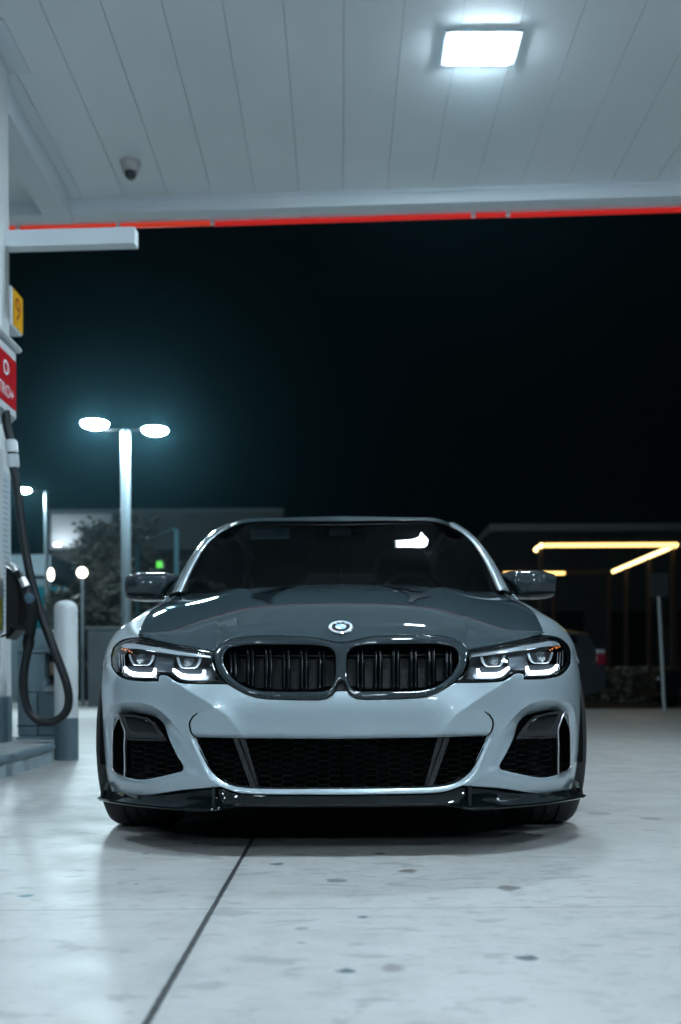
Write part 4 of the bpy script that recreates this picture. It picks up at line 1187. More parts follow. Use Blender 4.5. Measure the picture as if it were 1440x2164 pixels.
def line_mask(axis, pos, hw, soft=.0025):
    d = math_(conc, 'ABSOLUTE', math_(conc, 'ADD', math_(conc, 'SUBTRACT', sep.outputs[axis], pos), jag if hw > .004 else jag2))
    return math_(conc, 'SUBTRACT', 1, math_(conc, 'DIVIDE', math_(conc, 'SUBTRACT', d, hw-soft), soft, clamp=True), clamp=True)
def dirt_mask(axis, pos, w_):
    d = math_(conc, 'ABSOLUTE', math_(conc, 'SUBTRACT', sep.outputs[axis], pos))
    return math_(conc, 'SUBTRACT', 1, math_(conc, 'DIVIDE', d, w_, clamp=True), clamp=True)
dm_ = math_(conc, 'MULTIPLY', dirt_mask(0, -.303, .05), n2)
c = mixc(conc, math_(conc, 'MULTIPLY', dm_, .5), c, (.22, .22, .22))
groove = None
for axis, pos, hw, k in ((0, -.303, .0075, .95), (0, 2.53, .0035, .55), (0, -3.13, .0075, .8), (0, 5.36, .0075, .8), (1, 2.31, .0032, .62), (1, 7.5, .0045, .45), (1, 12.7, .006, .5), (1, -2.9, .004, .5)):
    mk_ = line_mask(axis, pos, hw)
    c = mixc(conc, math_(conc, 'MULTIPLY', mk_, k), c, (.025, .028, .03))
    groove = mk_ if groove is None else math_(conc, 'MAXIMUM', groove, mk_)
spots = [(585,1826,17,(.03,.06,.075)),(805,1804,12,(.03,.05,.06)),(733,2053,20,(.02,.06,.075)),(831,2045,33,(.22,.20,.19)),(1112,2024,26,(.03,.055,.065)),(1076,1876,30,(.10,.095,.09)),(767,1938,15,(.03,.07,.085)),(56,1893,18,(.03,.12,.16)),(862,1841,22,(.13,.11,.10)),(712,1861,24,(.12,.13,.14)),(412,1782,8,(.05,.05,.06)),(35,1710,6,(.03,.03,.04)),(636,1993,10,(.14,.14,.15)),(290,1868,4,(.06,.06,.06)),(1376,1730,26,(.20,.19,.18)),(640,1961,14,(.2,.2,.2)),(1265,1719,30,(.24,.23,.22)),(310,1804,10,(.15,.15,.15))]
nz = N(conc, 'ShaderNodeTexNoise'); nz.inputs['Scale'].default_value = 30; nz.inputs['Detail'].default_value = 4; L(conc, v, nz.inputs['Vector'])
dv = N(conc, 'ShaderNodeVectorMath', operation='MULTIPLY_ADD'); L(conc, nz.outputs['Color'], dv.inputs[0]); dv.inputs[1].default_value = (.03, .04, 0); L(conc, v, dv.inputs[2])
for px, py, r, col in spots:
    d = ground_d(px, py); p = at(px, py, d)
    ds = N(conc, 'ShaderNodeVectorMath', operation='DISTANCE'); L(conc, dv.outputs[0], ds.inputs[0]); ds.inputs[1].default_value = (p.x+.015, p.y+.02, 0)
    rad = r/FPX*d*.85; e = .006
    k = math_(conc, 'SUBTRACT', 1, math_(conc, 'DIVIDE', math_(conc, 'SUBTRACT', ds.outputs['Value'], rad-e), e*2, clamp=True), clamp=True)
    c = mixc(conc, math_(conc, 'MULTIPLY', k, .95), c, col)
L(conc, c, P(conc).inputs['Base Color'])
L(conc, ramp(conc, n2, [(.3, .34), (.7, .52)]), P(conc).inputs['Roughness'])
hgt = math_(conc, 'SUBTRACT', math_(conc, 'MULTIPLY', n3, .12), groove)
bump(conc, hgt, .5, .004)
mb = MB(); mb.add([(-18, -18, 0), (16, -18, 0), (16, 21.2, 0), (-1.5, 21.2, 0), (-6, 44, 0), (-18, 44, 0)], [(0, 1, 2, 3, 4, 5)])
tag(mb.build('forecourt_pavement', conc), kind='structure')
conc2 = varied('kerb concrete', (.36, .38, .39), .7, 6, .18, .3, 90)
# far kerb behind the lamp post
mb = MB(); mb.box(-18, -6.1, 44.2, 44.5, 0, .15, bev=.02); tag(mb.build('kerb', conc2), kind='structure')

# ---- pump island
isl = empty('pump_island', (0, 0, 0)); tag(isl, 'raised grey concrete pump island with rounded steel edge on the left', 'kerb')
steel_edge = mat('painted steel edge', (.20, .29, .34), .35, metal=.3)
kA = [(-1.80, 1.2), (-1.83, 2.6), (-1.90, 4.4), (-1.955, 6.3), (-1.975, 6.72)]
arc = [(-1.975-.10+.10*math.cos(t), 6.72+.10*math.sin(t)) for t in np.linspace(0, math.pi/2, 8)]
outl = kA+arc+[(-3.4, 6.82), (-3.4, 1.2)]
outl2 = [(-2.9, 8.1), (-1.99, 8.1)]
outl = kA[:-1]+[(-1.965, 6.72), (-1.99, 6.86), (-2.04, 6.94), (-2.12, 6.98), (-2.12, 8.0), (-3.4, 8.0), (-3.4, 1.2)]
def prism(pts, z0, z1, name, m, parent, smooth=False):
    return MB().poly([Vector((a, b, z0)) for a, b in pts[::-1]], (0, 0, z1-z0)).build(name, m, parent, smooth)
def inset(pts, d):
    P_ = np.array(pts); c_ = P_.mean(0); return [tuple(p+(c_-p)/np.linalg.norm(c_-p)*d) for p in P_]
prism(inset(outl, .035), .0, .118, 'island_base', varied('island side concrete', (.33, .42, .46), .6, 7, .2, .3, 90), isl)
prism(inset(outl, .06), .118, .128, 'island_top', conc2, isl)
mb = MB(); mb.tube([Vector((a-.02, b, .108)) for a, b in kA[:-1]+[(-1.965, 6.72), (-1.99, 6.86), (-2.04, 6.93), (-2.12, 6.96)]], .026, 10)
mb.build('edge_bead', steel_edge, isl, True)

# ---- canopy
white_panel = varied('white canopy panel', (.86, .92, .95), .45, .7, .05)
trim_m = mat('white canopy trim', (.78, .85, .90), .42)
can = empty('canopy', (0, 0, 0)); tag(can, 'large white planked canopy roof over the forecourt', 'canopy')
ZC = 5.10
FA = math.radians(2.9)                    # the fascia runs slightly askew of the planks
def fy(x): return 9.14-math.tan(FA)*x      # inner edge of the fascia at x
mb = MB(); x = .047-.4065*22
while x < 8.4:
    x1 = x+.4065; g = .0012; b = .0025
    ye0, ye1 = fy(x), fy(x1)
    for (a0, a1, z0, z1) in ((x+g, x+g+b, ZC+.004, ZC), (x+g+b, x1-g-b, ZC, ZC), (x1-g-b, x1-g, ZC, ZC+.004)):
        mb.add([(a0, -14, z0), (a1, -14, z1), (a1, fy(a1), z1), (a0, fy(a0), z0)], [(0, 3, 2, 1)])
    x = x1
soffit = mb.build('soffit', white_panel, can)
MB().poly([Vector(p) for p in ((-9.2, -14.2, ZC+.02), (-9.2, fy(-9.2)+.2, ZC+.02), (8.6, fy(8.6)+.2, ZC+.02), (8.6, -14.2, ZC+.02))], (0, 0, .5)).build('roof_deck', mat('seam backing', (.60, .66, .70), .8), can)
def skewbox(x0, x1, o0, o1, z0, z1):
    return [Vector((x0, fy(x0)+o0, z0)), Vector((x1, fy(x1)+o0, z0)), Vector((x1, fy(x1)+o1, z0)), Vector((x0, fy(x0)+o1, z0))], (0, 0, z1-z0)
p_, o_ = skewbox(-9.2, 8.6, .0, .16, 4.965, 5.6); MB().poly(p_[::-1], o_).build('fascia', trim_m, can)
p_, o_ = skewbox(-9.2, 8.6, .16, .34, 5.0, 5.6); MB().poly(p_[::-1], o_).build('fascia', trim_m, can)
p_, o_ = skewbox(-9.2, 8.6, -.012, .0, ZC-.028, ZC-.002); MB().poly(p_[::-1], o_).build('fascia_lip', trim_m, can)
red_glow = mat('red light bar', (.4, .01, .01), .4, emit=(1.0, .022, .012), estr=.34)
red_glow2 = mat('orange red light bar', (.4, .03, .01), .4, emit=(1.0, .06, .02), estr=.38)
bar = [(-9.2, -1.21), (-1.20, 1.60), (1.61, 4.4), (4.41, 8.6)]
for i, (a, b) in enumerate(bar):
    mb = MB(); mb.tube([Vector((a+.006, fy(a)+.30, 4.972)), Vector((b-.006, fy(b)+.30, 4.978))], .021, 12)
    mb.build('light_bar', red_glow2 if i == 0 else red_glow, can, True)
for xx in (-3.1, -2.12, -1.205, 1.605, 1.28):
    MB().box(xx-.02, xx+.02, fy(xx)+.262, fy(xx)+.272, 4.945, 5.01).build('bar_clip', trim_m, can)
MB().box(-2.72, -2.49, -13.9, fy(-2.6)-.002, 4.87, ZC-.001, bev=.004).build('soffit_beam', trim_m, can)
MB().box(-2.75, -2.28, 6.75, 7.35, ZC-.012, ZC-.003).build('column_collar', trim_m, can)
# canopy lamps
lamp_e = mat('canopy lamp lens', (.9, .95, 1), .3, emit=(.70, .88, 1.0), estr=365)
lamp_s = mat('canopy lamp side lens', (.9, .95, 1), .3, emit=(.74, .90, 1.0), estr=170)
def canopy_lamp():
    r = empty('canopy_lamp')
    MB().box(-.275, .275, -.195, .195, -.020, -.001, bev=.006).build('lamp_frame', trim_m, r)
    mb = MB(); mb.box(-.222, .222, -.158, .158, -.034, -.0205, bev=.004); mb.build('side_lens', lamp_s, r)
    mb = MB(); mb.box(-.200, .200, -.148, .148, -.0360, -.0350); mb.build('lamp_lens', lamp_e, r)
    return r
def copy_tree(o, parent=None):
    c_ = o.copy(); COL.objects.link(c_)
    if parent: c_.parent = parent; c_.matrix_parent_inverse = o.matrix_parent_inverse
    for ch in list(o.children): copy_tree(ch, c_)
    return c_
LAMPS = [(1.03, 7.08, 'square canopy lamp glowing white in the planked soffit above the car'),
         (1.03, 1.9, 'square canopy lamp glowing white in the soffit over the hood'), (1.03, -3.6, 'square canopy lamp glowing white in the soffit behind the camera'), (1.03, -9.2, 'square canopy lamp glowing white nearest the rear canopy edge'),
         (-3.6, 1.9, 'square canopy lamp glowing white beyond the pump column'), (-3.6, -4.4, 'square canopy lamp glowing white over the left lane'), (5.7, 1.9, 'square canopy lamp glowing white over the right lane'), (5.7, -4.4, 'square canopy lamp glowing white at the right rear'), (-3.6, -9.6, 'square canopy lamp glowing white in the left rear corner'), (5.7, -9.6, 'square canopy lamp glowing white in the right rear corner')]
lp = None
for x_, y_, lab in LAMPS:
    q = canopy_lamp() if lp is None else copy_tree(lp)
    lp = lp or q
    q.location = (x_, y_, ZC); tag(q, lab, 'lamp', 'square lamps in the canopy soffit')

# ---- column, signs and cross arm
colm = empty('canopy_column', (-2.58, 7.2, 0)); tag(colm, 'white square canopy column with blue grey foot beside the pump', 'column')
col_m = varied('white column paint', (.70, .73, .74), .4, 2, .05)
MB().box(-.15, .15, -.10, .10, .45, 5.088, bev=.012).build('shaft', col_m, colm)
MB().box(-.155, .155, -.105, .105, .118, .452, bev=.012).build('column_foot', varied('blue grey foot paint', (.13, .19, .225), .5, 5, .15), colm)
notice = mat('printed notice', (.55, .62, .66), .5)
nt_ = MB().box(.151, .153, -.085, .085, .98, 2.08).build('notice', notice, colm)
mb = MB()
for k in range(26):
    z_ = 2.02-k*.040; mb.box(.1532, .1538, -.07, .07*random.uniform(.3, 1), z_, z_+.012)
mb.build('notice_lines', mat('notice print', (.28, .35, .40), .5), nt_)
arm = tag(MB().poly([Vector((-2.43, 7.205, 3.74)), Vector((-1.475, 7.157, 3.74)), Vector((-1.47, 7.257, 3.74)), Vector((-2.43, 7.305, 3.74))][::-1], (0, 0, .118)).build('sign_arm', trim_m), 'white rectangular arm reaching out from the column under the red strip', 'sign arm')
sg = empty('number_sign', (-2.43, 7.44, 3.355)); tag(sg, 'yellow pump number sign with a red 9 on the column', 'sign')
MB().box(-.12, .012, -.125, .125, -.15, .15, bev=.012).build('sign_box', trim_m, sg)
yel = mat('yellow sign face', (.72, .38, .012), .4, emit=(1, .5, .02), estr=.06)
MB().box(.0125, .0155, -.112, .112, -.135, .135).build('sign_face', yel, sg)
text('numeral', '9', .25, mat('red numeral', (.32, .03, .015), .5), sg, (.017, -.005, 0), (math.pi/2, 0, math.pi/2))

# ---- fuel pump
pump = empty('fuel_pump', (-2.3, 5.5, 0)); tag(pump, 'white fuel pump with red topper sign and hanging black hose', 'fuel pump')
pw = varied('white pump enamel', (.66, .69, .70), .35, 3, .05, coat=.4)
MB().box(-.42, .12, -.75, .46, .118, .84, bev=.01).build('lower_cabinet', varied('pump lower panel', (.60, .63, .64), .4, 3, .08), pump)
MB().box(-.5, .262, -.80, .50, .84, 1.98, bev=.02).build('cabinet', pw, pump)
MB().box(-.40, .16, -.70, .44, 1.98, 2.14, bev=.01).build('neck', pw, pump)
tp = MB().box(-.55, .318, -.9, .595, 2.135, 2.60, bev=.035).build('topper', pw, pump)
MB().box(-.56, .340, -.9, .625, 2.59, 2.625, bev=.012).build('topper_cap', pw, tp)
redf = mat('red sign face', (.42, .006, .010), .35, emit=(1, .01, .02), estr=.03)
MB().box(.3185, .321, -.84, .555, 2.215, 2.515).build('topper_face', redf, tp)
wh = mat('white lettering', (.75, .8, .84), .5)
text('topper_text', 'V-Power NiTRO+', .105, wh, tp, (.3225, .505, 2.285), (math.pi/2, 0, math.pi/2), align='RIGHT')
mb = MB(); mb.lathe([(.030, .3212), (.030, .3235), (.045, .3235), (.045, .3212)], 24, 'x', (0, .37, 2.425)); mb.build('topper_emblem', wh, tp)
MB().box(.262, .2645, .20, .44, 2.0-.95, 2.0-.25).build('pump_panel', mat('pale panel', (.60, .66, .70), .4), pump)
dec = MB().box(.2625, .2645, .28, .44, .87, 1.06).build('hazard_sticker', mat('yellow sticker', (.55, .55, .03), .5), pump)
MB().poly([Vector((.265, .29, .93)), Vector((.265, .40, .93)), Vector((.265, .33, 1.055))], (.001, 0, 0)).build('sticker_mark', mat('red sticker', (.5, .03, .03), .5), dec)
scr = MB().box(.2622, .268, -.46, .08, 1.56, 1.86, bev=.002).build('screen_bezel', mat('pump bezel', (.03, .035, .04), .35), pump)
MB().box(.2682, .270, -.42, .04, 1.60, 1.82).build('display', mat('pump display', (.08, .12, .10), .15, coat=1), scr)
kp = MB().box(.2622, .268, -.40, -.16, 1.24, 1.48, bev=.002).build('keypad', mat('pump keypad plate', (.10, .11, .12), .4), pump)
mb = MB()
for i in range(3):
    for j in range(4): mb.box(.2682, .273, -.385+i*.072, -.335+i*.072, 1.265+j*.052, 1.300+j*.052)
mb.build('keys', mat('pale keys', (.5, .53, .55), .4), kp)
MB().box(.2622, .276, -.08, .06, 1.26, 1.46, bev=.003).build('card_reader', satin_black, pump)
for k in range(3): MB().box(.2622, .269, -.44+k*.18, -.30+k*.18, 1.02, 1.14, bev=.002).build('grade_button', mat('grade button', (.55, .40, .03), .4) if k < 2 else redf, pump)
def loc(v): return Vector(v)-Vector((-2.3, 5.5, 0))
hd = 5.92
hose_px = [(12,868),(15,900),(22,930),(28,985),(33,1010),(41,1070),(49,1130),(58,1185),(70,1240),(86,1295),(106,1350),(126,1402),(141,1445),(146,1478),(140,1504),(124,1520),(100,1527),(76,1519),(60,1500),(52,1470),(50,1435),(54,1400),(60,1370),(64,1345)]
hp = [loc(at(a, b, hd-.0002*(i-12)**2)) for i, (a, b) in enumerate(hose_px)]
hose = MB().tube([Vector(p) for p in curve(hp, 160)], .0255, 14).build('hose', mat('black hose rubber', (.007, .009, .011), .45), pump, True, 60)
mb = MB(); a = loc(at(23,930,hd-.022)); b = loc(at(29,988,hd-.012)); m_ = a.lerp(b, .5)
mb.tube([a, a.lerp(b, .08), a.lerp(b, .45)], [.030, .037, .037], 16); mb.tube([a.lerp(b, .53), a.lerp(b, .92), b], [.037, .037, .030], 16)
mb.build('breakaway_coupling', mat('white coupling', (.62, .66, .68), .35), hose, True)
mb = MB(); a = loc(at(62,1340,hd)); b = loc(at(60,1372,hd)); mb.tube([a, a.lerp(b, .4), a.lerp(b, .45), b], [.032, .032, .036, .030], 16); mb.build('swivel', satin_black, hose, True)
# nozzle in its boot
nz_m = mat('black nozzle plastic', (.005, .007, .008), .35, spec=.3)
mb = MB(); mb.poly([loc(at(x_, y_, 5.86)) for x_, y_ in ((13,1196),(24,1204),(34,1232),(40,1262),(38,1310),(36,1330),(28,1338),(16,1350),(13,1350))], (0, .16, 0)); boot = mb.build('nozzle_boot', nz_m, pump)
nzl = MB()
pts = [loc(at(x_, y_, 5.83)) for x_, y_ in ((26,1194),(36,1207),(48,1226),(57,1246),(64,1268),(68,1295),(66,1318),(64,1342))]
nzl.tube([Vector(p) for p in curve(pts, 30)], [.018+.022*min(1, (i/29)*1.8) if i < 18 else .040-.010*(i-18)/11 for i in range(30)], 14)
nz_o = nzl.build('nozzle', nz_m, pump, True, 60)
mb = MB(); mb.tube([loc(at(14,1190,5.80)), loc(at(27,1197,5.80)), loc(at(33,1207,5.80))], [.012, .018, .019], 12); mb.tube([loc(at(47,1222,5.79)), loc(at(56,1240,5.79))], [.024, .028], 14)
mb.build('metal_collar', satin_metal, nz_o, True)
c0 = loc(at(62,1264,5.78)); mb = MB().lathe([(0, -.006), (.022, -.006), (.030, -.002), (.031, .004), (.031, .02)], 24, 'y', c0); mb.build('vapour_cap', mat('blue grey cap', (.03, .08, .12), .3, coat=.5), nz_o, True)
mb = MB(); mb.tube([Vector(p) for p in curve([loc(at(x_, y_, 5.84)) for x_, y_ in ((2,1345),(12,1342),(19,1334),(22,1322),(40,1330),(50,1326),(62,1330))], 24)], .007, 8)
mb.build('lever_guard', nz_m, nz_o, True)

# ---- windshield-washer and waste station
bin_m = varied('blue grey station plastic', (.17, .245, .285), .42, 4, .12)
bn = empty('service_bin', (-2.27, 7.45, .118)); tag(bn, 'blue grey waste and towel station behind the hose loop', 'waste bin')
prof = [(-.17,0),(.175,0),(.175,.50),(.175,.78),(.165,.80),(.10,.845),(.0,.875),(-.10,.87),(-.17,.84)]
def bx_(x0,x1,y0,y1,z0,z1,name,m,par,bev=.012): return MB().box(x0,x1,y0,y1,z0,z1,bev=bev).build(name,m,par,True,30)
bx_(-.18,.18,0,.36,0,.035,'plinth',bin_m,bn)
bx_(-.172,.172,.006,.35,.035,.36,'waste_box',bin_m,bn)
bx_(-.172,.03,.01,.35,.362,.66,'side_block',bin_m,bn)
bx_(.03,.172,.22,.35,.362,.66,'recess_back',mat('recess plastic', (.03,.04,.045), .6),bn)
bx_(-.176,.176,.004,.352,.662,.70,'shelf_band',bin_m,bn)
mb = MB(); mb.poly([Vector((a_, .008, b_)) for a_, b_ in ((-.17,.70),(.172,.70),(.172,.79),(.16,.80),(.08,.835),(0,.85),(-.09,.845),(-.17,.825))], (0, .34, 0)); mb.build('hood_cover', bin_m, bn)
bx_(.045,.16,.10,.22,.50,.60,'paper_towels',varied('brown paper', (.36,.25,.19), .8, 20, .3),bn,.006)
mb = MB(); mb.poly([Vector((.03,-.01,.36)),Vector((.172,-.01,.36)),Vector((.172,.20,.43)),Vector((.03,.20,.43))],(0,0,.015)); mb.build('sloped_tray', mat('worn tray', (.16,.19,.20), .35), bn)
mb = MB(); mb.box(-.02,-.012,.0035,.006,.04,.36); mb.box(-.172,.172,.003,.006,.11,.118); mb.build('panel_seams', void_black, bn)

# ---- bollard
bo = empty('bollard', (-1.972, 7.10, 0)); tag(bo, 'white steel bollard with domed top and grey foot', 'bollard')
MB().lathe([(.0835, .30), (.0835, 1.085), (.080, 1.105), (.068, 1.125), (.045, 1.140), (.02, 1.146), (0, 1.147)], 40).build('post', varied('white bollard paint', (.72, .76, .78), .4, 5, .04), bo, True)
MB().lathe([(.0842, 0), (.0842, .302), (.080, .303)], 40).build('post_foot', varied('grey bollard paint', (.12, .18, .215), .5, 5, .15), bo, True)

# ---- dome camera on the soffit
ca = empty('security_camera', (-1.81, 8.62, ZC)); tag(ca, 'small white dome security camera hanging from the soffit', 'camera')
MB().lathe([(0, 0), (.092, 0), (.092, -.012), (.080, -.02), (.074, -.075), (.066, -.085), (.050, -.088), (0, -.088)], 32).build('camera_body', mat('white camera plastic', (.55, .53, .54), .4), ca, True)
MB().lathe([(.050, -.086), (.052, -.10), (.046, -.125), (.030, -.142), (0, -.148)], 28).build('camera_dome', mat('dark dome', (.01, .03, .035), .1, coat=1), ca, True)

# ---- street lamps
galv = mat('galvanised pole', (.24, .30, .34), .35, metal=.6)
sl_e = mat('street lamp lens', (.9, .95, 1), .3, emit=(.70, .92, 1.0), estr=560)
def street_lamp(name, x, y, ztop, r, heads, label):
    o = empty(name, (x, y, 0)); tag(o, label, 'street lamp', 'twin head lamps standing in the car park')
    MB().lathe([(r*1.8, 0), (r*1.8, .35), (r*1.6, .38)], 24).build('footing', conc2, o, True)
    MB().lathe([(r, .38), (r*.98, ztop-.06), (r*.7, ztop-.02), (0, ztop)], 28).build('pole', galv, o, True)
    for dx, dz, s in heads:
        sg_ = 1 if dx > 0 else -1; th = .05
        MB().box(min(0, dx*.7), max(0, dx*.7), -.015, .015, ztop-.025, ztop-.002).build('arm', seal, o)
        c_ = (dx, 0, ztop+dz)
        h = MB().box(dx-.20*s, dx+.20*s, -.20*s, .20*s, ztop+dz, ztop+dz+.04, bev=.015).build('lamp_head', galv, o)
        MB().lathe([(.27*s*math.cos(t), ztop+dz-.002-.10*s*math.sin(t)) for t in np.linspace(0, math.pi/2, 8)], 28, 'z', (dx, 0, 0)).build('lamp_lens', sl_e, h, True)
    return o
street_lamp('street_lamp', -4.33, 20, 5.74, .095, [(-.62, .13, 1.0), (.60, -.01, .95)], 'tall twin head street lamp standing left of the windshield')
street_lamp('street_lamp', -9.5, 32, 6.9, .07, [(-.75, .03, .9)], 'distant single head street lamp behind the pump hose')

# ---- left background: buildings, enclosure, frame, trees
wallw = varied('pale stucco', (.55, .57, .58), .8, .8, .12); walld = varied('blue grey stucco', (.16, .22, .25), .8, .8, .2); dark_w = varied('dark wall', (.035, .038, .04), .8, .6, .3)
b1 = empty('shop_building', (0, 0, 0)); tag(b1, 'low shop building with pale upper wall beyond the trees', 'building')
A = at(108, 1085, 42); B = at(600, 1085, 42)
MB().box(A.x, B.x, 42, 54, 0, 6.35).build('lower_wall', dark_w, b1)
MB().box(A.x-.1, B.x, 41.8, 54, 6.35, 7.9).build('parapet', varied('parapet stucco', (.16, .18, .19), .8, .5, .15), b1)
MB().box(A.x-.2, B.x, 41.7, 54.1, 7.9, 8.05).build('coping', mat('metal coping', (.2, .24, .26), .4), b1)
MB().box(at(109,1085,41.7).x, at(236,1085,41.7).x, 41.68, 41.79, 6.45, 7.85).build('white_panel', varied('white wall panel', (.66, .70, .74), .7, .5, .08), b1)
wl = MB().box(at(122,1152,41.3).x, at(132,1152,41.3).x, 40.9, 41.0, 6.42, 6.50).build('wall_lamp', mat('wall lamp lens', (.9, .95, 1), .3, emit=(.82, .93, 1), estr=120), b1)
for k in range(5):
    x_ = A.x+1.0+k*1.9
    f = MB().box(x_, x_+1.5, 41.93, 42.0, .9, 2.8).build('shop_window', mat('dim window glass', (.02, .03, .035), .1, coat=1), b1)
b2 = empty('store_building', (0, 0, 0)); tag(b2, 'blue grey flat roofed store behind the pump hose', 'building')
A = at(-160, 1172, 36); B = at(108, 1172, 36)
MB().box(A.x, B.x, 36, 41, 0, 4.6).build('lower_wall', walld, b2)
MB().box(A.x-.1, B.x+.05, 35.8, 41, 4.6, 5.35).build('fascia', varied('store fascia', (.22, .29, .33), .7, 1, .15), b2)
for k in range(3):
    MB().box(A.x+1+k*1.5, A.x+2.2+k*1.5, 35.94, 36, 2.6, 4.2).build('window', mat('teal window glass', (.01, .09, .12), .15, coat=1, emit=(.02, .3, .4), estr=.05), b2)
en = empty('bin_enclosure', (0, 0, 0)); tag(en, 'dark low enclosure wall with gate left of the car', 'enclosure')
A = at(186, 1400, 26); B = at(330, 1400, 26)
MB().box(A.x, B.x, 26, 28.5, 0, 2.05).build('wall', varied('dark block wall', (.05, .062, .07), .8, 1.5, .2), en)
MB().box(A.x-.05, B.x+.05, 25.94, 28.5, 2.05, 2.12).build('wall_cap', mat('cap', (.07, .085, .09), .7), en)
MB().box(A.x+.9, A.x+.93, 25.96, 26, 0, 2.0).build('gate_seam', void_black, en)
pil = MB().box(at(216,1300,27).x, at(243,1300,27).x, 28.6, 28.9, 0, 2.95).build('timber_panel', varied('brown timber', (.17, .115, .085), .7, 3, .3)); tag(pil, 'brown timber panel standing behind the dark enclosure', 'panel')
fr = empty('steel_frame', (0, 0, 0)); tag(fr, 'thin teal steel frame of an open shelter beside the lamp post', 'shelter')
teal = mat('teal painted steel', (.003, .03, .042), .8, emit=(.02, .3, .38), estr=.0)
p1, p2, p3 = at(291, 1152, 27), at(367, 1119, 24), at(374, 1119, 24)
mb = MB(); mb.tube([p1, p2], .04, 6); mb.build('rafter', teal, fr)
mb = MB(); mb.box(p3.x-.055, p3.x+.055, 23.95, 24.06, 0, p3.z); mb.build('post', teal, fr)
mb = MB(); mb.box(p1.x-.05, p1.x+.05, 26.95, 27.05, 0, p1.z); mb.build('post', teal, fr)
gs = tag(MB().box(at(331,1193,23).x, at(344,1193,23).x, 23, 23.04, at(337,1200,23).z, at(337,1186,23).z).build('green_sign', mat('green sign glow', (.05, .3, .02), .4, emit=(.10, .75, .05), estr=.05)), 'small green lit sign under the teal frame', 'sign')
gs.parent = fr; del gs['category']
pl2 = MB().lathe([(.06, 0), (.06, 3.55), (.0, 3.56)], 12).build('pole', mat('pole paint', (.3, .34, .36), .5), None, True)
pl2.location = (at(108,1215,31).x, 31, 0)
gl_m = mat('warm white globe', (1, .98, .9), .3, emit=(1, .96, .84), estr=7)
for px_, py_, d_, rx, lab in ((174, 1210, 27.2, .14, 'round white globe light glowing through the tree'), (108, 1214, 31, .09, 'small white lantern light on a thin pole near the hose')):
    c_ = at(px_, py_, d_)
    g = empty('globe_light', (c_.x, c_.y, 0)); tag(g, lab, 'lamp')
    MB().lathe([(rx*math.sin(a), c_.z-rx*math.cos(a)*(1 if d_ < 30 else 2.2)) for a in np.linspace(0, math.pi, 12)], 18).build('globe', gl_m, g, True)
    if d_ < 30: MB().lathe([(.05, 0), (.05, c_.z-rx), (0, c_.z-rx)], 12).build('pole', galv, g, True)
    else: pl2.parent = g; pl2.location = (0, 0, 0)

leaf_m = mat('night foliage', (.06, .075, .06), .5)
lv = coords(leaf_m)
L(leaf_m, mixc(leaf_m, noise(leaf_m, lv, 1.6, 3), (.020, .028, .025), (.20, .20, .175)), P(leaf_m).inputs['Base Color'])
bark = varied('bark', (.09, .075, .065), .85, 8, .3)
def tree(name, x, y, h, spread, cz, label, n=5200, seed=1, dens=1.0):
    rnd = random.Random(seed); o = empty(name, (x, y, 0)); tag(o, label, 'tree', 'dark trees beyond the forecourt')
    tr = MB(); tips = []
    def limb(p, d, r, ln, lev):
        pts = [p]; rs = [r]; q = Vector(p); dd = Vector(d)
        for i in range(4):
            dd = (dd+Vector((rnd.uniform(-.22, .22), rnd.uniform(-.22, .22), rnd.uniform(-.05, .18)))).normalized()
            q = q+dd*ln/4; pts.append(q.copy()); rs.append(r*(1-.16*(i+1)))
        tr.tube(pts, rs, 7)
        if lev < 3:
            for k in range(3 if lev else 5):
                a = rnd.uniform(0, 6.28); nd = (dd*.7+Vector((math.cos(a), math.sin(a), rnd.uniform(.1, .7)))*.8).normalized()
                limb(pts[rnd.choice((2, 3, 4))], nd, r*.5, ln*.68, lev+1)
        else: tips.append(q)
    limb(Vector((0, 0, 0)), Vector((0, 0, 1)), .16*h/5, h*.42, 0)
    tr.build('trunk', bark, o, True)
    cl = []
    for k in range(34):
        a = rnd.uniform(0, 6.28); u = rnd.uniform(-1, 1); rr_ = rnd.uniform(.35, 1)**.6
        cl.append((Vector((math.cos(a)*math.sqrt(1-u*u)*spread*rr_, math.sin(a)*math.sqrt(1-u*u)*spread*rr_, cz+u*(h-cz)*rr_)), rnd.uniform(.22, .5)*spread*.62))
    cr = MB()
    for i in range(n):
        c_, r = cl[rnd.randrange(len(cl))]
        p = c_+Vector((rnd.gauss(0, .5), rnd.gauss(0, .5), rnd.gauss(0, .42)))*r
        s = rnd.uniform(.05, .115); a, b, g_ = rnd.uniform(0, 6.28), rnd.uniform(-1, 1), rnd.uniform(0, 6.28)
        u = Vector((math.cos(a), math.sin(a), b*.6)).normalized(); v_ = u.cross(Vector((math.cos(g_), math.sin(g_), .4))).normalized()
        k0 = len(cr.v); cr.v += [tuple(p-u*s), tuple(p+v_*s*.5), tuple(p+u*s), tuple(p-v_*s*.5)]; cr.f.append((k0, k0+1, k0+2, k0+3)); cr.mi.append(0)
    cr.build('crown', leaf_m, o)
    return o
t1 = at(255, 1300, 28); tree('tree', t1.x, 28.6, 5.35, 1.45, 3.6, 'tall dark tree standing behind the lamp post', 9000, 3)
t2 = at(175, 1300, 29); tree('tree', t2.x, 30.4, 4.2, 1.35, 3.0, 'leafy tree in front of the round globe light', 6500, 5)
t3 = at(320, 1300, 30); tree('tree', t3.x, 33, 5.0, 1.2, 3.4, 'dark tree behind the teal steel frame', 5000, 9)

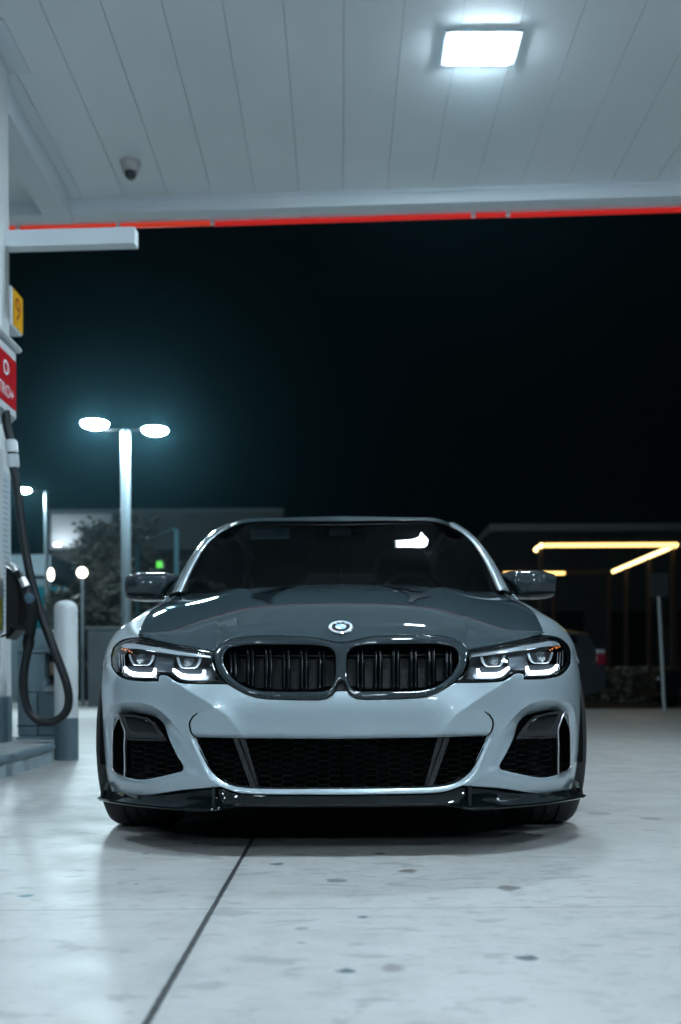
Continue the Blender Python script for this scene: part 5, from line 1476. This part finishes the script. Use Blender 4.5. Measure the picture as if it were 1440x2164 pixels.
# ---- right background: lit pergola, dark building, parked vehicles, sign
pg = empty('pergola', (0, 0, 0)); tag(pg, 'open timber pergola edged with warm yellow light strips', 'pergola')
warm = mat('warm light strip', (1, .8, .4), .4, emit=(1, .62, .20), estr=2.6)
warmb = mat('bright warm light strip', (1, .85, .5), .4, emit=(1, .70, .28), estr=4.0)
timber = varied('pergola timber', (.028, .015, .009), .7, 4, .3)
f1, f2, f3 = at(1145, 1156, 24), at(1431, 1151, 24), at(1286, 1212, 30.2)
zE = f2.z; xL, xR = f1.x, f2.x
def bar_(a, b, r, m, nm='light_strip'): return MB().tube([a, b], r, 8).build(nm, m, pg, True)
bar_(Vector((xL+.08, 24, zE)), Vector((xR, 24, zE)), .050, warm)
bar_(Vector((xR, 24.05, zE)), Vector((xR, 25.6, zE)), .055, warmb)
bar_(Vector((xR, 25.75, zE)), Vector((xR, 29.6, zE)), .055, warmb)
bar_(Vector((xL, 24, zE)), Vector((xL+.02, 24.8, zE)), .06, warmb)
bar_(Vector((at(1065,1217,30).x, 30, zE)), Vector((at(1194,1215,30).x, 30, zE)), .050, warm)
for xx, yy_ in ((xL, 24.15), (xR, 24.3), (xR, 26.2), (xR, 28.3), (xL, 30.1), (xR, 30.1), (xL+1.6, 30.1)):
    MB().box(xx-.05, xx+.05, yy_-.05, yy_+.05, 0, zE-.06).build('post', timber, pg)
for yy_ in (24.12, 30.12): MB().box(xL-.05, xR+.12, yy_-.04, yy_+.04, zE-.05, zE+.10).build('rafter', timber, pg)
for xx in (xR+.10,): MB().box(xx-.04, xx+.04, 24.17, 30.07, zE-.05, zE+.10).build('rafter', timber, pg)
rb = empty('dark_building', (0, 0, 0)); tag(rb, 'long dark flat roofed building behind the pergola', 'building')
A = at(1045, 1108, 36); B = at(1900, 1100, 36)
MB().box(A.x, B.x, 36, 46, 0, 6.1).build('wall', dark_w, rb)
MB().box(A.x-.2, B.x, 35.7, 46, 6.1, 6.35).build('roof_edge', varied('roof edge metal', (.30, .31, .31), .5, 1, .1), rb)
MB().box(at(600,1100,44).x, A.x-.3, 44, 50, 0, 7.2).build('rear_wing', dark_w, rb)
for k in range(4):
    MB().box(A.x+1.5+k*2.6, A.x+3.2+k*2.6, 35.93, 36, .9, 3.2).build('window', mat('dark window', (.012, .014, .014), .1, coat=1), rb)
# parked suv (side on, tail to the right) and a dark car at the frame edge
def parked(name, x, y, prof, win, L_, wbs, r, label, cat, m, tail=True, flip=1):
    o = empty(name, (x, y, 0)); tag(o, label, cat)
    W2 = .92
    def sx(px_): return flip*px_
    mb = MB()
    n = len(prof); rows = []
    for t, sh in ((0, .12), (.06, .02), (.5, 0), (.94, .02), (1, .12)):
        rows.append([(sx(px_), -W2+2*W2*t, .28+(pz-.28)*(1-sh*.35) if pz > .3 else pz) for px_, pz in prof])
    # narrower greenhouse
    G = np.array(rows, float)
    for i in range(G.shape[0]):
        for j in range(n):
            if prof[j][1] > 1.15: G[i, j, 1] *= .80
    vs = G.reshape(-1, 3); F = [(i*n+j, i*n+(j+1) % n, (i+1)*n+(j+1) % n, (i+1)*n+j) for i in range(4) for j in range(n)]+[tuple(range(n)), tuple(range(4*n, 5*n))[::-1]]
    b = mb.add(vs, F).build('body', m, o, True, 30)
    g_ = mat('parked car glass', (.01, .012, .014), .06, coat=1) if 'parked car glass' not in MATS else MATS['parked car glass']
    for wv in win:
        q = [Vector((sx(a), -W2*.80-.035, c_)) for a, c_ in wv]
        MB().poly(q, (0, .01, 0)).build('side_window', g_, b)
    for wx in wbs:
        for sy_ in (-1, 1):
            wo = MB().lathe([(r*.62, -.11), (r*.95, -.115), (r, -.08), (r, .08), (r*.95, .115), (r*.62, .11)], 36, 'y', (sx(wx), sy_*(W2-.10), r)).build('wheel', rubber, o, True, 40)
            MB().lathe([(0, -.09), (r*.2, -.10), (r*.60, -.085), (r*.62, -.06), (r*.62, .06), (0, .06)], 20, 'y', (sx(wx), sy_*(W2-.10), r)).build('rim', rim_m, wo, True, 40)
    return o, b
dk = mat('dark blue car paint', (.02, .028, .036), .3, coat=1)
suv = [(0, .42), (.05, .75), (.12, 1.0), (1.05, 1.12), (1.75, 1.72), (2.2, 1.80), (3.9, 1.80), (4.35, 1.72), (4.62, 1.15), (4.70, .80), (4.66, .42), (4.2, .28), (.35, .28)]
so, sb = parked('parked_suv', 1.30, 23.2, suv, [[(1.45, 1.18), (2.25, 1.18), (2.25, 1.66), (1.95, 1.66)], [(2.32, 1.18), (3.15, 1.18), (3.15, 1.68), (2.32, 1.68)], [(3.22, 1.18), (4.15, 1.18), (4.05, 1.64), (3.22, 1.66)]], 4.7, (.9, 3.75), .37, 'dark suv parked side on with a red tail lamp', 'suv', dk)
MB().box(4.50, 4.69, -.94, -.70, .98, 1.22, bev=.02).build('tail_lamp', mat('red tail lamp', (.12, .004, .012), .2, coat=1, emit=(.8, .01, .08), estr=.02), so)
MB().box(4.50, 4.67, -.93, -.72, 1.23, 1.32, bev=.02).build('reversing_lamp', mat('clear tail lens', (.2, .22, .25), .15, coat=1, emit=(.6, .7, .8), estr=.05), so)
MB().box(4.40, 4.85, -.90, .90, .42, .58, bev=.03).build('rear_bumper', satin_black, so)
sed = [(0, .40), (.04, .62), (.25, .82), (1.2, .95), (1.9, 1.38), (2.3, 1.44), (3.1, 1.42), (3.8, 1.02), (4.45, .96), (4.55, .60), (4.5, .35), (4.1, .24), (.3, .24)]
co, cb = parked('parked_car', 7.05, 23.0, sed, [[(1.45, 1.0), (2.3, 1.0), (2.3, 1.36), (2.0, 1.35)], [(2.38, 1.0), (3.3, 1.0), (3.0, 1.34), (2.38, 1.37)]], 4.5, (.85, 3.6), .33, 'dark sedan parked at the right frame edge', 'car', mat('black car paint', (.008, .008, .009), .2, coat=1))
MB().box(.02, .30, -.90, -.62, .64, .78, bev=.02).build('headlamp', chrome, co)
sp = empty('parking_sign', (at(1401,1372,20).x, 20, 0)); tag(sp, 'small dark parking sign on a leaning grey post', 'sign')
dx_ = at(1393,1262,20).x-at(1401,1372,20).x; zt_ = at(1393,1236,20).z
mb = MB(); mb.tube([Vector((.03, 0, 0)), Vector((dx_*1.25, 0, zt_+.2))], .032, 8); mb.build('post', mat('sign post paint', (.42, .47, .50), .5), sp)
MB().box(dx_*1.2-.19, dx_*1.2+.19, -.05, -.035, zt_-.24, zt_+.24).build('sign_panel', mat('dark sign panel', (.05, .062, .068), .5), sp)
# clipped hedge in front of the pergola
hg = MB(); rnd = random.Random(4)
for i in range(9000):
    p = Vector((rnd.uniform(.8, 13), rnd.uniform(26.2, 27.0), rnd.uniform(0, 1)**.8*1.0)); s = rnd.uniform(.04, .09)
    a, g_ = rnd.uniform(0, 6.28), rnd.uniform(0, 6.28); u = Vector((math.cos(a), math.sin(a), rnd.uniform(-.6, .6))).normalized(); v_ = u.cross(Vector((math.cos(g_), math.sin(g_), .3))).normalized()
    k0 = len(hg.v); hg.v += [tuple(p-u*s), tuple(p+v_*s*.5), tuple(p+u*s), tuple(p-v_*s*.5)]; hg.f.append((k0, k0+1, k0+2, k0+3)); hg.mi.append(0)
tag(hg.build('hedge', leaf_m), 'long low dark hedge in front of the lit pergola', 'hedge')

# ---- things inside the windshield
tg = MB().poly([Vector((-.455, 2.02, 1.262)), Vector((-.255, 2.00, 1.262)), Vector((-.255, 2.015, 1.318)), Vector((-.455, 2.035, 1.318))], (0, .003, 0)).build('windshield_tag', mat('tag backing', (.3, .33, .36), .5))
tg.location = (0.002, D0, 0); tag(tg, 'small pale toll tag behind the upper left windshield', 'tag')
MB().poly([Vector((-.335, 2.003, 1.290)), Vector((-.275, 1.997, 1.290)), Vector((-.275, 2.006, 1.314)), Vector((-.335, 2.012, 1.314))], (0, .001, 0)).build('blue_patch', mat('tag blue', (.03, .25, .42), .5), tg)
MB().poly([Vector((-.453, 2.016, 1.264)), Vector((-.257, 1.996, 1.264)), Vector((-.257, 1.998, 1.276)), Vector((-.453, 2.018, 1.276))], (0, .001, 0)).build('white_strip', mat('tag white', (.5, .54, .58), .5), tg)
ch = MB()
for i in range(22):
    z_ = 1.255-i*.0105; r = .0035 if i % 4 else .0055
    ch.lathe([(0, z_-r), (r*.7, z_-r*.7), (r, z_), (r*.7, z_+r*.7), (0, z_+r)], 8, 'z', (.002, 2.0, 0))
ch.tube([Vector((.002, 2.0, 1.26)), Vector((.002, 2.0, 1.02))], .0008, 5)
co_ = ch.build('bead_chain', chrome, None, True); co_.location = (0.002, D0, 0); tag(co_, 'thin silver bead chain hanging from the cabin mirror', 'chain')

# ---- night air
hz = MB().box(-34, 34, -17.5, 58, -1.2, 9.5).build('haze', None or mat('haze tmp'))
hm = bpy.data.materials.new('thin night haze'); hm.use_nodes = True
hm.node_tree.nodes.remove(hm.node_tree.nodes['Principled BSDF'])
pv = N(hm, 'ShaderNodeVolumePrincipled'); pv.inputs['Color'].default_value = (.30, .80, 1, 1); pv.inputs['Density'].default_value = .0006; pv.inputs['Anisotropy'].default_value = .9
L(hm, pv.outputs[0], hm.node_tree.nodes['Material Output'].inputs['Volume'])
hz.data.materials.clear(); hz.data.materials.append(hm); tag(hz, kind='stuff')
